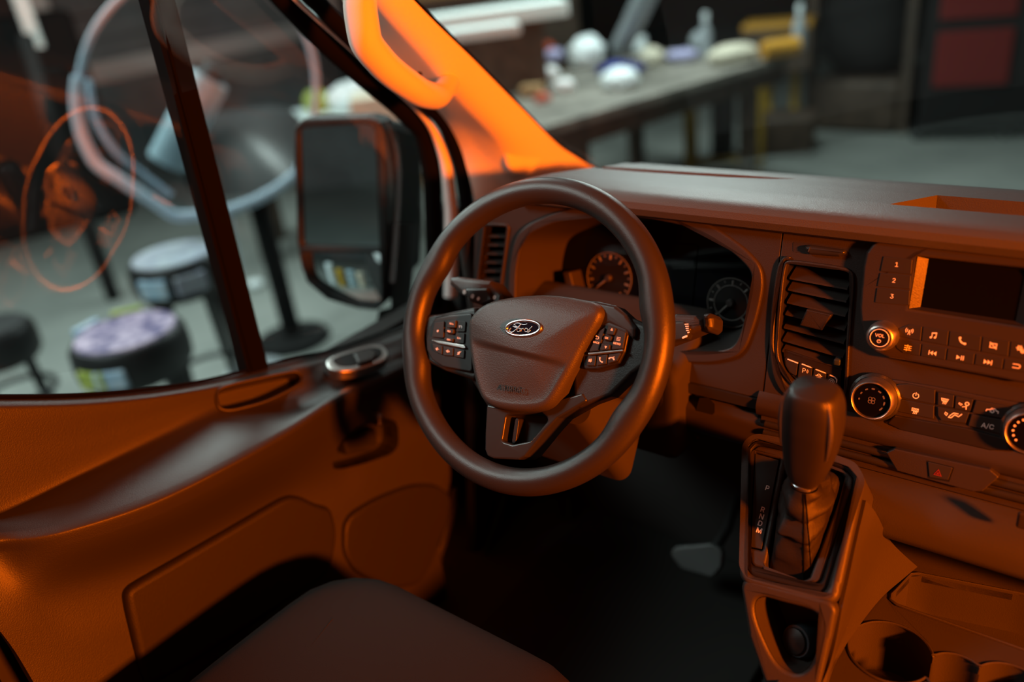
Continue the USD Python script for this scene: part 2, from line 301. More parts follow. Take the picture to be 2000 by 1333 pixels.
ICON = dict(
    up=Polygon([(-.35, -.3), (.35, -.3), (0, .4)]).difference(Polygon([(-.15, -.17), (.15, -.17), (0, .15)])),
    down=Polygon([(-.35, .3), (.35, .3), (0, -.4)]).difference(Polygon([(-.15, .17), (.15, .17), (0, -.15)])),
    gear=unary_union([ringp(0, 0, .2, .09)] + [ln((.25*math.cos(t), .25*math.sin(t)), (.42*math.cos(t), .42*math.sin(t)), r=.055) for t in np.arange(8)*math.pi/4]),
    speedo=unary_union([arc(0, -.05, .4, -30, 210), ln((0, -.05), (.22, .2)), ln((-.6, .1), (-.45, .25))]),
    volminus=unary_union([SPK, ln((.25, 0), (.5, 0))]), volplus=unary_union([SPK, ln((.22, 0), (.55, 0)), ln((.385, -.17), (.385, .17))]),
    mute=unary_union([SPK, ln((-.4, -.45), (.45, .45), r=.06)]),
    back=unary_union([arc(.1, 0, .28, -90, 90), ln((.1, .28), (-.3, .28)), ln((.1, -.28), (-.3, -.28)), Polygon([(-.5, .28), (-.2, .5), (-.2, .06)])]),
    menu=unary_union([ln((-.4, q), (.4, q)) for q in (-.3, 0, .3)]),
    voice=unary_union([arc(-.3, .05, .25, -70, 70), arc(-.3, .05, .5, -50, 50), Polygon([(-.5, -.3), (-.25, -.3), (-.2, .3), (-.5, .3)])]),
    phone=PHONE, phoneend=unary_union([affinity.rotate(PHONE, -135, origin=(0, 0)), ln((.2, .35), (.5, .5))]),
    antenna=unary_union([Point(0, .12).buffer(.09), ln((0, .1), (-.15, -.5), r=.045), ln((0, .1), (.15, -.5), r=.045)] + [arc(0, .12, r_, a_-38, a_+38, .04) for r_ in (.30, .52) for a_ in (0, 180)]),
    note=unary_union([Point(-.3, -.32).buffer(.15), Point(.25, -.24).buffer(.15), ln((-.18, -.3), (-.18, .36)), ln((.37, -.2), (.37, .45)), ln((-.18, .36), (.37, .45), r=.09)]),
    nodisplay=unary_union([sbox(-.45, -.36, .45, .36).difference(sbox(-.33, -.24, .33, .24)), ln((-.45, .42), (.45, -.42))]),
    gears=unary_union([ringp(-.2, .2, .2, .08), ringp(.25, -.2, .18, .08)] + [ln((-.2+.26*math.cos(t), .2+.26*math.sin(t)), (-.2+.36*math.cos(t), .2+.36*math.sin(t)), r=.06) for t in np.arange(6)*math.pi/3]),
    sliders=unary_union([ln((-.45, q), (.45, q), r=.05) for q in (-.3, 0, .3)] + [ln((a, q-.13), (a, q+.13), r=.06) for a, q in ((-.15, -.3), (.2, 0), (-.05, .3))]),
    prev=unary_union([ln((-.5, -.3), (-.5, .3)), ringp(9, 9, .1), Polygon([(-.4, 0), (0, .32), (0, -.32)]), Polygon([(.05, 0), (.45, .32), (.45, -.32)])]).intersection(sbox(-1, -1, 1, 1)),
    nxt=unary_union([ln((.5, -.3), (.5, .3)), Polygon([(.4, 0), (0, .32), (0, -.32)]), Polygon([(-.05, 0), (-.45, .32), (-.45, -.32)])]),
    playpause=unary_union([Polygon([(-.45, .3), (-.45, -.3), (.02, 0)]), ln((.17, -.28), (.17, .28)), ln((.42, -.28), (.42, .28))]),
    ret=unary_union([ln((-.4, .25), (.2, .25)), arc(.2, 0, .25, -90, 90), ln((.2, -.25), (-.4, -.25))]),
    power=unary_union([arc(0, 0, .38, 120, 420), ln((0, .05), (0, .45))]),
    rearheat=unary_union([sbox(-.45, -.1, .45, .4).difference(sbox(-.34, 0, .34, .3))] + [ln((a, -.42), (a+.08, -.2), (a-.04, .05), (a+.05, .25), r=.05) for a in (-.2, 0, .2)]),
    frontheat=unary_union([Polygon([(-.5, .35), (.5, .35), (.35, -.1), (-.35, -.1)]).difference(Polygon([(-.36, .25), (.36, .25), (.26, 0), (-.26, 0)]))] + [ln((a, -.42), (a+.06, -.2), (a-.04, .05), (a+.04, .2), r=.05) for a in (-.18, 0, .18)]),
    face=unary_union([ringp(.35, .3, .2, .06), ln((.3, .05), (.35, -.4), r=.06), ln((.2, -.1), (-.1, -.2), r=.05), Polygon([(-.55, .3), (-.1, .12), (-.3, -.1), (-.6, .1)]).difference(Polygon([(-.48, .2), (-.22, .09), (-.33, -.01), (-.5, .1)]))]),
    feet=unary_union([ln((.9, .35), (.6, -.05), (.15, .1), (-.2, -.4), (-.5, -.4), (-.3, -.05), (0, .3), (.5, .3), r=.06), Polygon([(-.95, .25), (-.6, .05), (-.75, -.3), (-1.05, -.05)]).difference(Polygon([(-.9, .12), (-.72, .02), (-.78, -.15), (-.95, -.03)]))]),
    recirc=unary_union([ln((-.6, -.15), (-.55, .05), (-.25, .1), (-.1, .28), (.25, .28), (.4, .1), (.6, .05), (.6, -.15), r=.05), arc(0, -.02, .18, -150, 120, .05), Polygon([(-.28, .02), (-.02, .1), (-.2, -.2)])]),
    hazard=Polygon([(-.5, -.42), (.5, -.42), (0, .5)]).difference(Polygon([(-.32, -.31), (.32, -.31), (0, .27)])).union(Polygon([(-.2, -.24), (.2, -.24), (0, .12)])),
    carmode=unary_union([arc(0, .15, .3, 10, 170), ln((-.5, .15), (.5, .15)), ln((-.35, -.1), (.35, -.1)), ln((-.3, -.35), (.1, -.25), (.35, -.4))]),
    tyre=unary_union([ringp(0, 0, .42), ringp(0, 0, .18), ln((.25, -.45), (.5, -.45))]),
    fan=unary_union([ringp(.24*math.cos(t), .24*math.sin(t), .20, .035) for t in (math.pi/4+np.arange(4)*math.pi/2)]),
    lamp=unary_union([arc(0, 0, .25, 0, 360, .07)] + [ln((.34*math.cos(t), .34*math.sin(t)), (.5*math.cos(t), .5*math.sin(t)), r=.05) for t in np.arange(8)*math.pi/4]),
)
def key(t, pl, px, w0, w1, mat='button_plastic', r=.0012, b=.0007, name='button', label=None, gap=.0004):
    poly = rpoly(Polygon(pl.uvs(px, w1)).buffer(-gap, join_style='mitre'), r, 3)
    return t.part(name, pl.lift(slab(poly, w0, w1, b)), mat, label)

sw = Thing('steering_wheel', 'dark leather-grained steering wheel with oval badge and button pads in front of the driver seat', 'steering wheel', WC)
th = np.linspace(0, 2*np.pi, 181)[:-1]; deg = np.degrees(th)
bump = sum(np.exp(-(((deg-c+180) % 360-180)/9.0)**2) for c in (21, 159, 203, 337))
tk = .0163 + .0028*bump; Rc = .1758 - .0035*bump
ring, nr = [], 28
for i, t in enumerate(th):
    a = np.linspace(0, 2*np.pi, nr, endpoint=False)
    rr = Rc[i] + tk[i]*np.cos(a); ww = .0165*np.sin(a)
    ring.append(PW.P(np.c_[rr*np.cos(t), rr*np.sin(t)], ww))
V = np.vstack(ring); idx = np.arange(len(V)).reshape(len(th), nr); F = []
for i in range(len(th)): A, B = idx[i], idx[(i+1) % len(th)]; F.append(np.c_[A, B, np.roll(B, -1), np.roll(A, -1)])
sw.part('rim', tri(V, np.vstack(F)), 'wheel_leather', smooth=True)

# spokes and hub behind the cover
lsp = [(820, 616), (860, 612), (900, 604), (930, 598), (930, 745), (900, 735), (866, 724), (842, 712), (815, 700)]
sw.part('spoke', PW.lift(slab(rpoly(PW.uvs(lsp), .006), -.022, -.001, .005)), 'wheel_leather')
rsp = [(1110, 585), (1165, 588), (1203, 598), (1226, 619), (1275, 640), (1278, 700), (1236, 730), (1190, 775), (1120, 800)]
sw.part('spoke', PW.lift(slab(rpoly(PW.uvs(rsp), .006), -.022, -.001, .005)), 'wheel_leather')
shoulder = [(1120, 584), (1168, 589), (1202, 597), (1224, 615), (1243, 641), (1240, 668), (1222, 650), (1190, 634), (1172, 640), (1120, 640)]
sw.part('shoulder_trim', PW.lift(slab(rpoly(PW.uvs(shoulder, .004), .003), -.004, .005, .004)), 'satin_black', 'smooth dark trim above the right button pad')
sw.part('hub', PW.lift(slab(rpoly(PW.uvs([(905, 600), (1180, 600), (1165, 720), (1085, 815), (955, 805), (905, 720)], -.01), .012), -.05, -.012, .004)), 'switch_plastic')
vtrim = [(951, 790), (948, 845), (947.5, 879), (952, 891), (963, 896), (1014, 899), (1026, 893), (1068, 841), (1090, 817), (1148, 784), (1138, 768), (1060, 792), (1000, 800)]
hole = rpoly(PW.uvs([(990, 812), (981, 862), (1002, 869), (1036, 862), (1072, 820), (1058, 806)]), .004)
sw.part('lower_spoke', PW.lift(slab(rpoly(PW.uvs(vtrim), .003).difference(hole), -.034, .001, .0025)), 'satin_black', 'lower V-shaped spoke with a hollow in it')
sw.part('lower_spoke_floor', PW.lift(slab(hole.buffer(.003), -.034, -.018)), 'switch_plastic')
sw.part('lower_spoke_rib', PW.lift(slab(LineString(PW.uvs([(1004, 822), (998, 862)])).buffer(.003), -.02, -.006, .001)), 'switch_plastic')

# airbag cover
out = smoothloop(PW.uvs([(917, 641), (920, 624), (941, 599), (982, 584), (1036, 577), (1090, 578), (1144, 587), (1168, 595), (1177, 609), (1170, 634), (1144, 678), (1125, 716), (1104, 754), (1085, 785), (1068, 799), (1036, 805), (996, 803), (960, 794), (943, 780), (931, 749), (923, 711), (918, 672)], .010), 140)
if Polygon(out).exterior.is_ccw is False: out = out[::-1]
vc = PW.uv(1030, 694, .02)[1]; vt = PW.uv(1050, 606, .02)[1]; cen = PW.uv(1035, 690, .015)
N = ringn(out)
def hgt(p, s):
    k = np.clip((p[:, 1]-vc+.004)/.008, 0, 1); k = k*k*(3-2*k)
    return .0165 + .009*(1-s**2.2) + (.0055*k-.0055)*(1-s**6) - 9*np.clip(p[:, 1]-vt, 0, 1)**2
lay = [(out, np.full(len(out), -.012)), (out, np.full(len(out), .006))]
for a in np.linspace(.25, 1, 4): q = out - N*.008*(1-math.cos(a*math.pi/2)); lay.append((q, .006 + (hgt(q, np.ones(len(q)))-.006)*math.sin(a*math.pi/2)))
q0 = lay[-1][0]
for s in np.linspace(.97, .03, 40): q = cen + (q0-cen)*s; lay.append((q, hgt(q, np.full(len(q), s))))
V = np.vstack([PW.P(q, w) for q, w in lay] + [PW.P(cen, hgt(cen[None], np.zeros(1)))]); n = len(out); F = []
for i in range(len(lay)-1): j = np.arange(n); F += [np.c_[i*n+j, i*n+(j+1) % n, (i+1)*n+(j+1) % n], np.c_[i*n+j, (i+1)*n+(j+1) % n, (i+1)*n+j]]
i = len(lay)-1; F.append(np.c_[i*n+j, i*n+(j+1) % n, np.full(n, len(V)-1)])
cover = trimesh.Trimesh(V, np.vstack(F), process=False)
ab = sw.part('airbag_cover', cover, 'airbag_plastic', smooth=60)
sw.part('lettering', text(PW, 1003, 761, 'AIRBAG', .0065, .0190, .0006, rot=math.radians(7)), 'wheel_leather', 'embossed word AIRBAG', under=ab)
# oval badge: chrome ring, dark blue field, script
ec = PW.uv(1019, 641, .028); eu = .0262; ev = .0108; EW = .0236
BR = math.radians(12)                      # the wheel's badge sits turned a little
def ell(a, b, n=72):
    t = np.linspace(0, 2*np.pi, n, endpoint=False); x, y = a*np.cos(t), b*np.sin(t)
    return np.c_[ec[0]+x*math.cos(BR)-y*math.sin(BR), ec[1]+x*math.sin(BR)+y*math.cos(BR)]
rot = lambda p, a: (np.asarray(p)-ec)@np.array([[math.cos(a), math.sin(a)], [-math.sin(a), math.cos(a)]]) + ec
sw.part('badge_ring', tube(PW.P(ell(eu-.0020, ev-.0017), EW+.0012), .0020, 12, True), 'chrome', 'chrome oval ring of the badge', smooth=True)
sw.part('badge_ring', tube(PW.P(ell(eu*.835, ev*.765), EW+.0016), .0006, 8, True), 'chrome', smooth=True)
sw.part('badge_field', PW.lift(slab(Polygon(ell(eu*.88, ev*.83)), EW-.006, EW+.0016)), 'emblem_blue', 'dark blue oval field of the badge')
def st(pts, r):
    p = np.array([PW.uv(950+a/14.28, 600+b/14.28, EW+.002) for a, b in pts]); q = CubicSpline(np.arange(len(p)), p)(np.linspace(0, len(p)-1, len(p)*6))
    return tube(PW.P(q, EW+.0019), r, 8)
e = [(44*math.cos(t), -52*math.sin(t)) for t in np.linspace(.6, .6+2*math.pi, 10)]
script = [st([(735, 530), (770, 555), (830, 545), (800, 500), (760, 505), (800, 462), (880, 448), (960, 470), (1040, 492), (1140, 466)], .00036),
          st([(965, 480), (905, 540), (845, 605), (780, 668), (715, 705), (665, 690), (650, 640), (690, 590)], .0006), st([(780, 575), (850, 560), (930, 560)], .0004),
          st([(893+a, 640+b) for a, b in e], .0004), st([(938, 620), (975, 605), (972, 640), (955, 690)], .0004), st([(962, 660), (995, 612), (1025, 600), (1032, 622)], .0004),
          st([(1108+a, 644+b*.95) for a, b in e], .0004), st([(1275, 540), (1210, 610), (1150, 680), (1165, 705), (1225, 650)], .0005)]
sw.part('badge_script', cat(script), 'chrome', 'flowing script word in chrome', smooth=True)

# left button pad
lp = [(850, 621), (838, 640), (832, 662), (833, 684), (843, 703), (864, 717), (922, 728), (922, 612), (882, 614)]
sw.part('button_pad', PW.lift(slab(rpoly(PW.uvs(lp, .004), .004), -.004, .004, .002)), 'switch_plastic')
k = lambda px, w=.0062, **a: key(sw, PW, px, .002, w, **a)
b_ = k([(848, 629), (868, 627), (866, 661.5), (842.5, 659)]); sw.part('symbol', icon(PW, 855, 647, ICON['gear'], .0035, .0062), 'print', under=b_)
b_ = k([(873, 627), (891, 625), (889, 641), (871.5, 641)], .009); sw.part('symbol', text(PW, 882, 633, 'SET+', .0021, .009), 'print', under=b_)
b_ = k([(869.5, 642), (886.5, 642.6), (885, 653), (868.6, 651)], .0078, name='rocker'); sw.part('symbol', text(PW, 877, 647.5, 'RES', .0021, .0078), 'print', under=b_)
b_ = k([(867, 659), (885.5, 661), (883.5, 669), (866, 665.5)], .0082); sw.part('symbol', text(PW, 877, 664, 'SET-', .0021, .0082), 'print', under=b_)
b_ = k([(893, 625), (910, 628), (908, 649.2), (890, 648.7)]); sw.part('symbol', icon(PW, 900, 639, ICON['speedo'], .0052, .0062), 'print', under=b_)
b_ = k([(889.5, 650.3), (908, 650.8), (906, 672.5), (887.5, 670.3)]); sw.part('symbol', text(PW, 897, 661, 'LIM', .0024, .0062), 'print', under=b_)
b_ = k([(842.5, 670), (864, 676), (863.6, 694.5), (847, 686.5)]); sw.part('symbol', icon(PW, 854, 682, ICON['volminus'], .0052, .0062), 'print', under=b_)
b_ = k([(865, 676), (885.5, 680), (885, 696.5), (864.6, 695)]); sw.part('symbol', icon(PW, 874.5, 686.5, ICON['volplus'], .0052, .0062), 'print', under=b_)
b_ = k([(886.6, 680.4), (907.5, 683.5), (906, 701), (886, 697.3)]); sw.part('symbol', icon(PW, 897, 690, ICON['mute'], .0056, .0062), 'print', under=b_)
sw.part('silver_blade', PW.lift(slab(rpoly(PW.uvs([(840.5, 664), (863, 666.8), (907, 674.2), (910, 680), (905, 681), (856, 671.2)], .007), .0004), .002, .0078, .0008)), 'satin_metal', 'bright silver blade across the left button pad')
# right button pad
rp = [(1180, 630), (1192, 629), (1225, 643), (1227, 656), (1220, 688), (1208, 710), (1166, 722), (1140, 722), (1137, 694), (1165, 646)]
sw.part('button_pad', PW.lift(slab(rpoly(PW.uvs(rp, .005), .003), -.004, .005, .002)), 'switch_plastic')
kr = lambda px, w=.0070, **a: key(sw, PW, px, .003, w, **a)
b_ = kr([(1170.7, 645.8), (1184, 636.5), (1178.5, 656), (1168.7, 686), (1148, 688.5)]); sw.part('symbol', icon(PW, 1166.5, 660, ICON['back'], .0052, .007), 'print', under=b_); sw.part('symbol', text(PW, 1165, 669.5, 'BACK', .0022, .007), 'print', under=b_)
b_ = kr([(1187.3, 635), (1204, 641), (1198.3, 655.6), (1182.4, 653.6)], .0092); sw.part('symbol', icon(PW, 1195, 644, ICON['up'], .0042, .0092), 'print', under=b_)
b_ = kr([(1179, 655.4), (1197, 656.4), (1192, 667), (1176.4, 664.6)], .008, name='rocker'); sw.part('symbol', text(PW, 1185, 660.5, 'OK', .0023, .008), 'print', under=b_)
b_ = kr([(1174.6, 670), (1192, 673), (1190, 684), (1169.7, 685.5)], .0088); sw.part('symbol', icon(PW, 1183, 678.5, ICON['down'], .0042, .0088), 'print', under=b_)
b_ = kr([(1203, 641), (1223, 649), (1216.5, 682), (1193, 684)]); sw.part('symbol', icon(PW, 1208, 662.5, ICON['menu'], .0052, .007), 'print', under=b_); sw.part('symbol', text(PW, 1205, 671.6, 'MENU', .0023, .007), 'print', under=b_)
b_ = kr([(1147, 695.5), (1165, 694.7), (1162, 715.5), (1144, 715.5)]); sw.part('symbol', icon(PW, 1153.6, 705, ICON['voice'], .005, .007), 'print', under=b_)
b_ = kr([(1166, 694.7), (1187.3, 692), (1184, 712), (1163, 715.3)]); sw.part('symbol', icon(PW, 1174, 703.5, ICON['phone'], .0052, .007), 'print', under=b_)
b_ = kr([(1188.3, 691.9), (1214.6, 688.5), (1205, 706), (1185, 711.7)]); sw.part('symbol', icon(PW, 1194.5, 701.5, ICON['phoneend'], .0055, .007), 'print', under=b_)
sw.part('silver_blade', PW.lift(slab(rpoly(PW.uvs([(1149, 689.5), (1216.5, 683.4), (1218, 686), (1213.6, 687), (1149, 694)], .008), .0004), .003, .0088, .0008)), 'satin_metal', 'bright silver blade across the right button pad')

# steering column cowl and stalks
cw = Thing('column_cowl', 'dark plastic steering column cowl behind the steering wheel', 'steering column cowl', WC+[0, .12, -.2])
def ringpts(w, u0, u1, v0, v1, r=.02): return PW.P(np.asarray(rpoly(sbox(u0, v0, u1, v1), r).exterior.coords), w)
cw.part('upper_cowl', hull(np.vstack([ringpts(-.062, -.085, .085, -.05, .035), ringpts(-.20, -.115, .115, -.06, .012)])), 'dash_plastic', smooth=50)
cw.part('lower_cowl', hull(np.vstack([ringpts(-.064, -.075, .075, -.095, -.045), ringpts(-.16, -.10, .10, -.16, -.05)])), 'cab_dark', smooth=50)
bl = []
for y, z0, z1, x0, x1 in ((.835, -.545, -.650, -.70, -.447), (.93, -.50, -.655, -.72, -.44)):
    for x in (x0, x1):
        for z in (z0, z1): bl += list(trimesh.creation.icosphere(1, .016).vertices + [x, y, z])
cw.part('knee_cover', hull(bl), 'cab_dark', smooth=50)
PS = Pl(PW.P([0, 0], -.058)[0], PW.n)
ls = Thing('indicator_stalk', 'short wide stalk with light symbols left of the steering hub', 'stalk', PS.P(PS.uv(960, 600))[0])
body = [(877, 541), (895, 540), (958, 548), (980, 576), (978, 600), (932, 592), (900, 576), (876, 556)]
ls.part('lever', PS.lift(slab(rpoly(PS.uvs(body), .004), -.03, 0, .006)), 'wheel_leather')
ls.part('rotary_band', PS.lift(slab(rpoly(PS.uvs([(905, 562), (952, 562), (962, 588), (940, 597), (914, 588)], .004), .004), -.01, .004, .004)), 'satin_black', 'glossy dark end band with symbols')
for x, y, i_ in ((907, 571, 'lamp'), (923, 579, 'lamp'), (934.5, 584, 'gear'), (966, 581, 'lamp')): ls.part('symbol', icon(PS, x, y, ICON[i_], .0062, .0042 if x < 950 else .0005), 'print')
rs_ = Thing('wiper_stalk', 'stalk with a round end and wiper marks right of the steering wheel rim', 'stalk', PS.P(PS.uv(1350, 640))[0])
rs_.part('lever', PS.lift(slab(rpoly(PS.uvs([(1230, 640), (1320, 612), (1358, 615), (1372, 622), (1378, 640), (1330, 660), (1250, 690)]), .004), -.03, 0, .006)), 'dash_plastic')
rs_.part('rotary_band', PS.lift(slab(rpoly(PS.uvs([(1310, 628), (1336, 628), (1350, 642), (1340, 662), (1310, 668)], .003), .003), -.01, .003, .002)), 'satin_black')
rs_.part('end_button', PS.lift(slab(rpoly(PS.uvs([(1368, 611), (1385, 610), (1392, 620), (1391, 640), (1381, 650), (1371, 642)], .004), .004), -.028, .004, .008)), 'wheel_leather')
for a, (x, y) in enumerate(((1341, 634), (1342, 638), (1342.5, 642), (1343, 646), (1345, 650))): rs_.part('symbol', PS.lift(slab(LineString(PS.uvs([(x-3+a*.4, y), (x+3-a*.5, y-.5)], .003)).buffer(.0006), .003, .0034)), 'print')
rs_.part('symbol', PS.lift(slab(LineString(PS.uvs([(1334, 660), (1341, 657)], .003)).buffer(.0011), .003, .0034)), 'print')
# ================================================================== DASHBOARD
def yz_extrude(poly, x0, x1):
    """solid of a (y, z) outline running across the cab"""
    if not isinstance(poly, Polygon): poly = Polygon(poly)
    s = slab(poly, 0, x1-x0); v = s.vertices
    m = trimesh.Trimesh(np.c_[x0+v[:, 2], v[:, 0], v[:, 1]], s.faces, process=False); return m
def mani(t): 
    t = trimesh.Trimesh(t.vertices, t.faces, process=True)
    return m3.Manifold(m3.Mesh(np.asarray(t.vertices, np.float32), np.asarray(t.faces, np.uint32)))
def unmani(m): h = m.to_mesh(); return trimesh.Trimesh(h.vert_properties[:, :3], h.tri_verts, process=False)
db = Thing('dashboard', 'dark dashboard with grained grey top running under the windscreen', 'dashboard', (0, .9, -.62))
prof = [(.925, -.354), (.902, -.352), (.889, -.345), (.884, -.335), (.886, -.327), (.893, -.322), (.91, -.3195), (.96, -.324), (1.03, -.334), (1.07, -.341), (1.11, -.347), (1.145, -.357), (1.165, -.362), (1.18, -.372), (1.22, -.41), (1.32, -.44), (1.32, -.50), (1.14, -.50), (1.10, -.372), (.93, -.356)]
top = mani(yz_extrude(Polygon(prof), -.865, .80))
# recess of the open tray in the middle of the dashboard top, and the long hollow behind the driver's pad
def plan_prism(pts, z0, z1):
    p = Polygon(pts); p = p if p.exterior.is_ccw else Polygon(p.exterior.coords[::-1]); return mani(trimesh.Trimesh(*(lambda s: (s.vertices, s.faces))(slab(p, z0, z1)), process=False))
tz = -.328
tray = [onz(1738, 407, tz)[:2], onz(1832, 371, tz)[:2], onz(2000, 386, tz)[:2]]
trayR = [.10, tray[2][1]], [.10, onz(2000, 421, tz)[1]]
tray_poly = [tray[0], tray[1], tray[2], trayR[0], trayR[1], onz(2000, 421, tz)[:2], onz(1820, 412, tz)[:2]]
tray_poly = [tray[0], tray[1], [.10, tray[1][1]], [.10, tray[0][1]]]
top = top - plan_prism([tuple(p) for p in tray_poly], -.362, -.25)
hol = [onz(x, y, -.346)[:2] for x, y in ((1165, 341), (1240, 349), (1330, 354), (1420, 358), (1490, 358), (1560, 354), (1460, 348), (1300, 340), (1165, 333))]
top = top - plan_prism([tuple(p) for p in hol], -.40, -.25)
cA_, cB_ = onz(1176, 339, -.35)[:2], onz(930, 402, -.335)[:2]; cd_ = unit(cB_-cA_)
top = top - plan_prism([tuple(cA_-cd_*.03), tuple(cB_+cd_*.25), (-1.2, .9), (-1.2, 1.5), tuple(cA_-cd_*.03+[0, .3])], -.6, -.2)
db.part('top_pad', unmani(top), 'dash_pad', smooth=30)
# face: the driver's panel (with the instrument opening and the end vent) and the centre panel, a fine seam between them
v0, v1 = PD.uv(1498, 782)[1], PD.uv(1525, 428)[1]+.012
us = PD.uv(1511, 600)[0]
cl_px = [(1010, 572), (1012, 524), (1022, 474), (1040, 455), (1088, 434), (1142, 423), (1200, 420), (1265, 426), (1340, 441), (1388, 462), (1442, 500), (1469, 529), (1471, 560), (1460, 612), (1442, 665), (1429, 679), (1388, 688), (1340, 687), (1200, 684), (1040, 660), (1012, 620)]
cl = cpoly(PD.uvs(cl_px))
lv_px = [(949, 441), (992, 443), (984, 505), (976, 562), (934, 560)]
lv = rpoly(PD.uvs(lv_px), .003)
cv_px = [(1534, 518), (1546, 512), (1653, 527), (1666, 540), (1655, 660), (1650, 790), (1590, 775), (1548, 747), (1527, 720), (1518, 680)]
cv = cpoly(PD.uvs(cv_px))
db.part('driver_fascia', PD.lift(slab(sbox(PD.uv(945, 500)[0]-.02, v0, us-.0006, v1).difference(Polygon(PD.uvs([(880, 470), (945, 408), (1040, 350), (1040, 250), (800, 250)]))).difference(cl).difference(lv), -.012, 0, .0012)), 'dash_plastic')
db.part('centre_fascia', PD.lift(slab(sbox(us+.0006, v0-.055, .86, v1).difference(cv), -.012, 0, .0012)), 'dash_plastic')
# hood rim around the instruments, and the deep bowl
big = cl.buffer(.014); 
db.part('instrument_hood', PD.lift(slab(Polygon(big.exterior.coords, [cl.exterior.coords]).intersection(sbox(-2, v0, us-.004, v1-.008)), -.004, .005, .003)), 'dash_plastic')
inner = affinity.scale(cl, .90, .86); n_ = 120
def ringof(p, n=n_): e = p.exterior; return np.array([e.interpolate(t*e.length).coords[0] for t in np.linspace(0, 1, n)])
A, B = ringof(cl), ringof(inner); d0 = np.argmin(np.linalg.norm(B[:-1]-A[0]*[.9, .86], axis=1))
db.part('instrument_bowl', loft([PD.P(A, -.001), PD.P(A*.5+B*.5, -.045), PD.P(B, -.092)], n=n_, m=4, smooth=False), 'dash_plastic', smooth=50)
# dark groove under the driver's panel, then the lower panel
db.part('groove_trim', yz_extrude(Polygon([(.853, -.556), (.866, -.556), (.90, -.59), (.90, -.60), (.868, -.577), (.853, -.570)]), -.83, -.322), 'satin_black')
kx0, kx1 = -.83, -.30
def row(y, z, x0=kx0, x1=kx1): return [[x0, y, z], [(x0+x1)/2, y, z], [x1, y, z]]
db.part('lower_panel', loft([row(.862, -.578), row(.846, -.590), row(.845, -.615), row(.885, -.645), row(.96, -.655), row(1.08, -.655)], n=8, m=5, thick=.01), 'dash_plastic')
db.part('lower_pocket_shade', hull([p for q in ([(1366, 778), (1384, 777), (1396, 790), (1396, 806), (1380, 822), (1356, 812)],) for x, y in q for p in (ony(x, y, .846), ony(x, y, .86))]), 'void_black', 'black block standing for a small shaded pocket in the lower panel')  # solid block, the shade of the hollow put into its black
# left end of the dashboard
db.part('end_panel', rbox((-.828, .955, -.505), (.03, .13, .20), .012), 'dash_plastic')
db.part('backing', rbox((0, 1.08, -.56), (1.62, .12, .22), .01), 'cab_dark')

ic = Thing('instrument_cluster', 'dark instrument cluster with two dim dials seen through the steering wheel', 'instrument cluster', PD.P([PD.uv(1300, 600)[0], PD.uv(1300, 600)[1]], -.1)[0])
IW = -.090
ic.part('backing', PD.lift(slab(inner.buffer(.004), IW-.01, IW)), 'screen_glass')
def dial(cx, cy, r, nt, a0, a1, na, rin=None):
    c = PD.uv(cx, cy, IW); P3 = lambda rr, a, w=IW+.001: PD.P(np.c_[c[0]+rr*np.cos(a), c[1]+rr*np.sin(a)], w)
    a = np.linspace(0, 2*np.pi, 60, endpoint=False)
    d = ic.part('dial', lathe(PD, c, [(0, IW+.0006), (r*1.04, IW+.0006), (r*1.05, IW)], 48), 'gloss_black')
    ic.part('dial_ring', tube(P3(r, a), .0006, 6, True), 'print_dim', under=d)
    if rin: ic.part('dial_ring', tube(P3(rin, a), .0006, 6, True), 'print_dim', under=d)
    for j, t in enumerate(np.radians(np.linspace(a0, a1, nt))):
        big_ = j % 2 == 0
        ic.part('scale_mark', tube(P3(np.array([r*(.74 if big_ else .84), r*.92]), np.array([t, t]), IW+.001), .0016 if big_ else .0008, 6), 'print_dim', under=d)
    t = math.radians(na); ic.part('needle', tube(P3(np.array([.004, r*.62]), np.array([t, t]), IW+.004), [.0016, .0009], 8), 'print_dim', under=d)
    ic.part('needle_hub', lathe(PD, c, [(.0055, IW), (.0055, IW+.005), (.004, IW+.0065), (0, IW+.0065)], 20), 'dash_plastic', under=d)
dial(1190, 543, .038, 17, 225, -45, 222)
dial(1428, 592, .034, 13, 225, -45, 228, .024)
ic.part('centre_display', PD.lift(slab(rpoly(PD.uvs([(1285, 470), (1365, 480), (1352, 600), (1272, 590)], IW), .003), IW, IW+.002, .0005)), 'screen_glass')
ic.part('bridge', PD.lift(slab(rpoly(PD.uvs([(1105, 530), (1120, 530), (1135, 590), (1118, 600)], IW+.02), .002), IW, IW+.03, .003)), 'dash_plastic')

def slats(t, pl, rows, dw=.03, rise=.010, w=-.008, th=.0022, mat='dash_plastic'):
    for (a, b) in rows:
        A, B = pl.uv(*a, w), pl.uv(*b, w)
        pts = []
        for p in (A, B):
            for dv, ww in ((0, w), (rise, w-dw)):
                for e_ in (-th/2, th/2): pts.append(pl.P([p[0], p[1]+dv+e_], ww)[0])
        t.part('slat', hull(pts), mat)
def ventbox(t, pl, poly, depth):
    e = np.asarray(poly.exterior.coords); A = ringof(poly, 60)
    t.part('duct', cat(loft([pl.P(A, -.0005), pl.P(A, -depth)], n=60, m=2, smooth=False), pl.lift(slab(poly.buffer(.002), -depth-.002, -depth))), 'void_black')
ev_ = Thing('side_air_vent', 'narrow upright air vent at the door end of the dashboard, seen inside the wheel rim', 'air vent', PD.P(PD.uv(960, 560))[0])
ventbox(ev_, PD, lv, .05)
slats(ev_, PD, [((948-3.0*i, 462+17*i), (988-2.6*i, 463+17*i)) for i in range(6)], .02, .006, -.004, .003)
ev_.part('frame', PD.lift(slab(Polygon(lv.buffer(.0045).exterior.coords, [lv.exterior.coords]), -.004, .003, .0015)), 'dash_plastic')
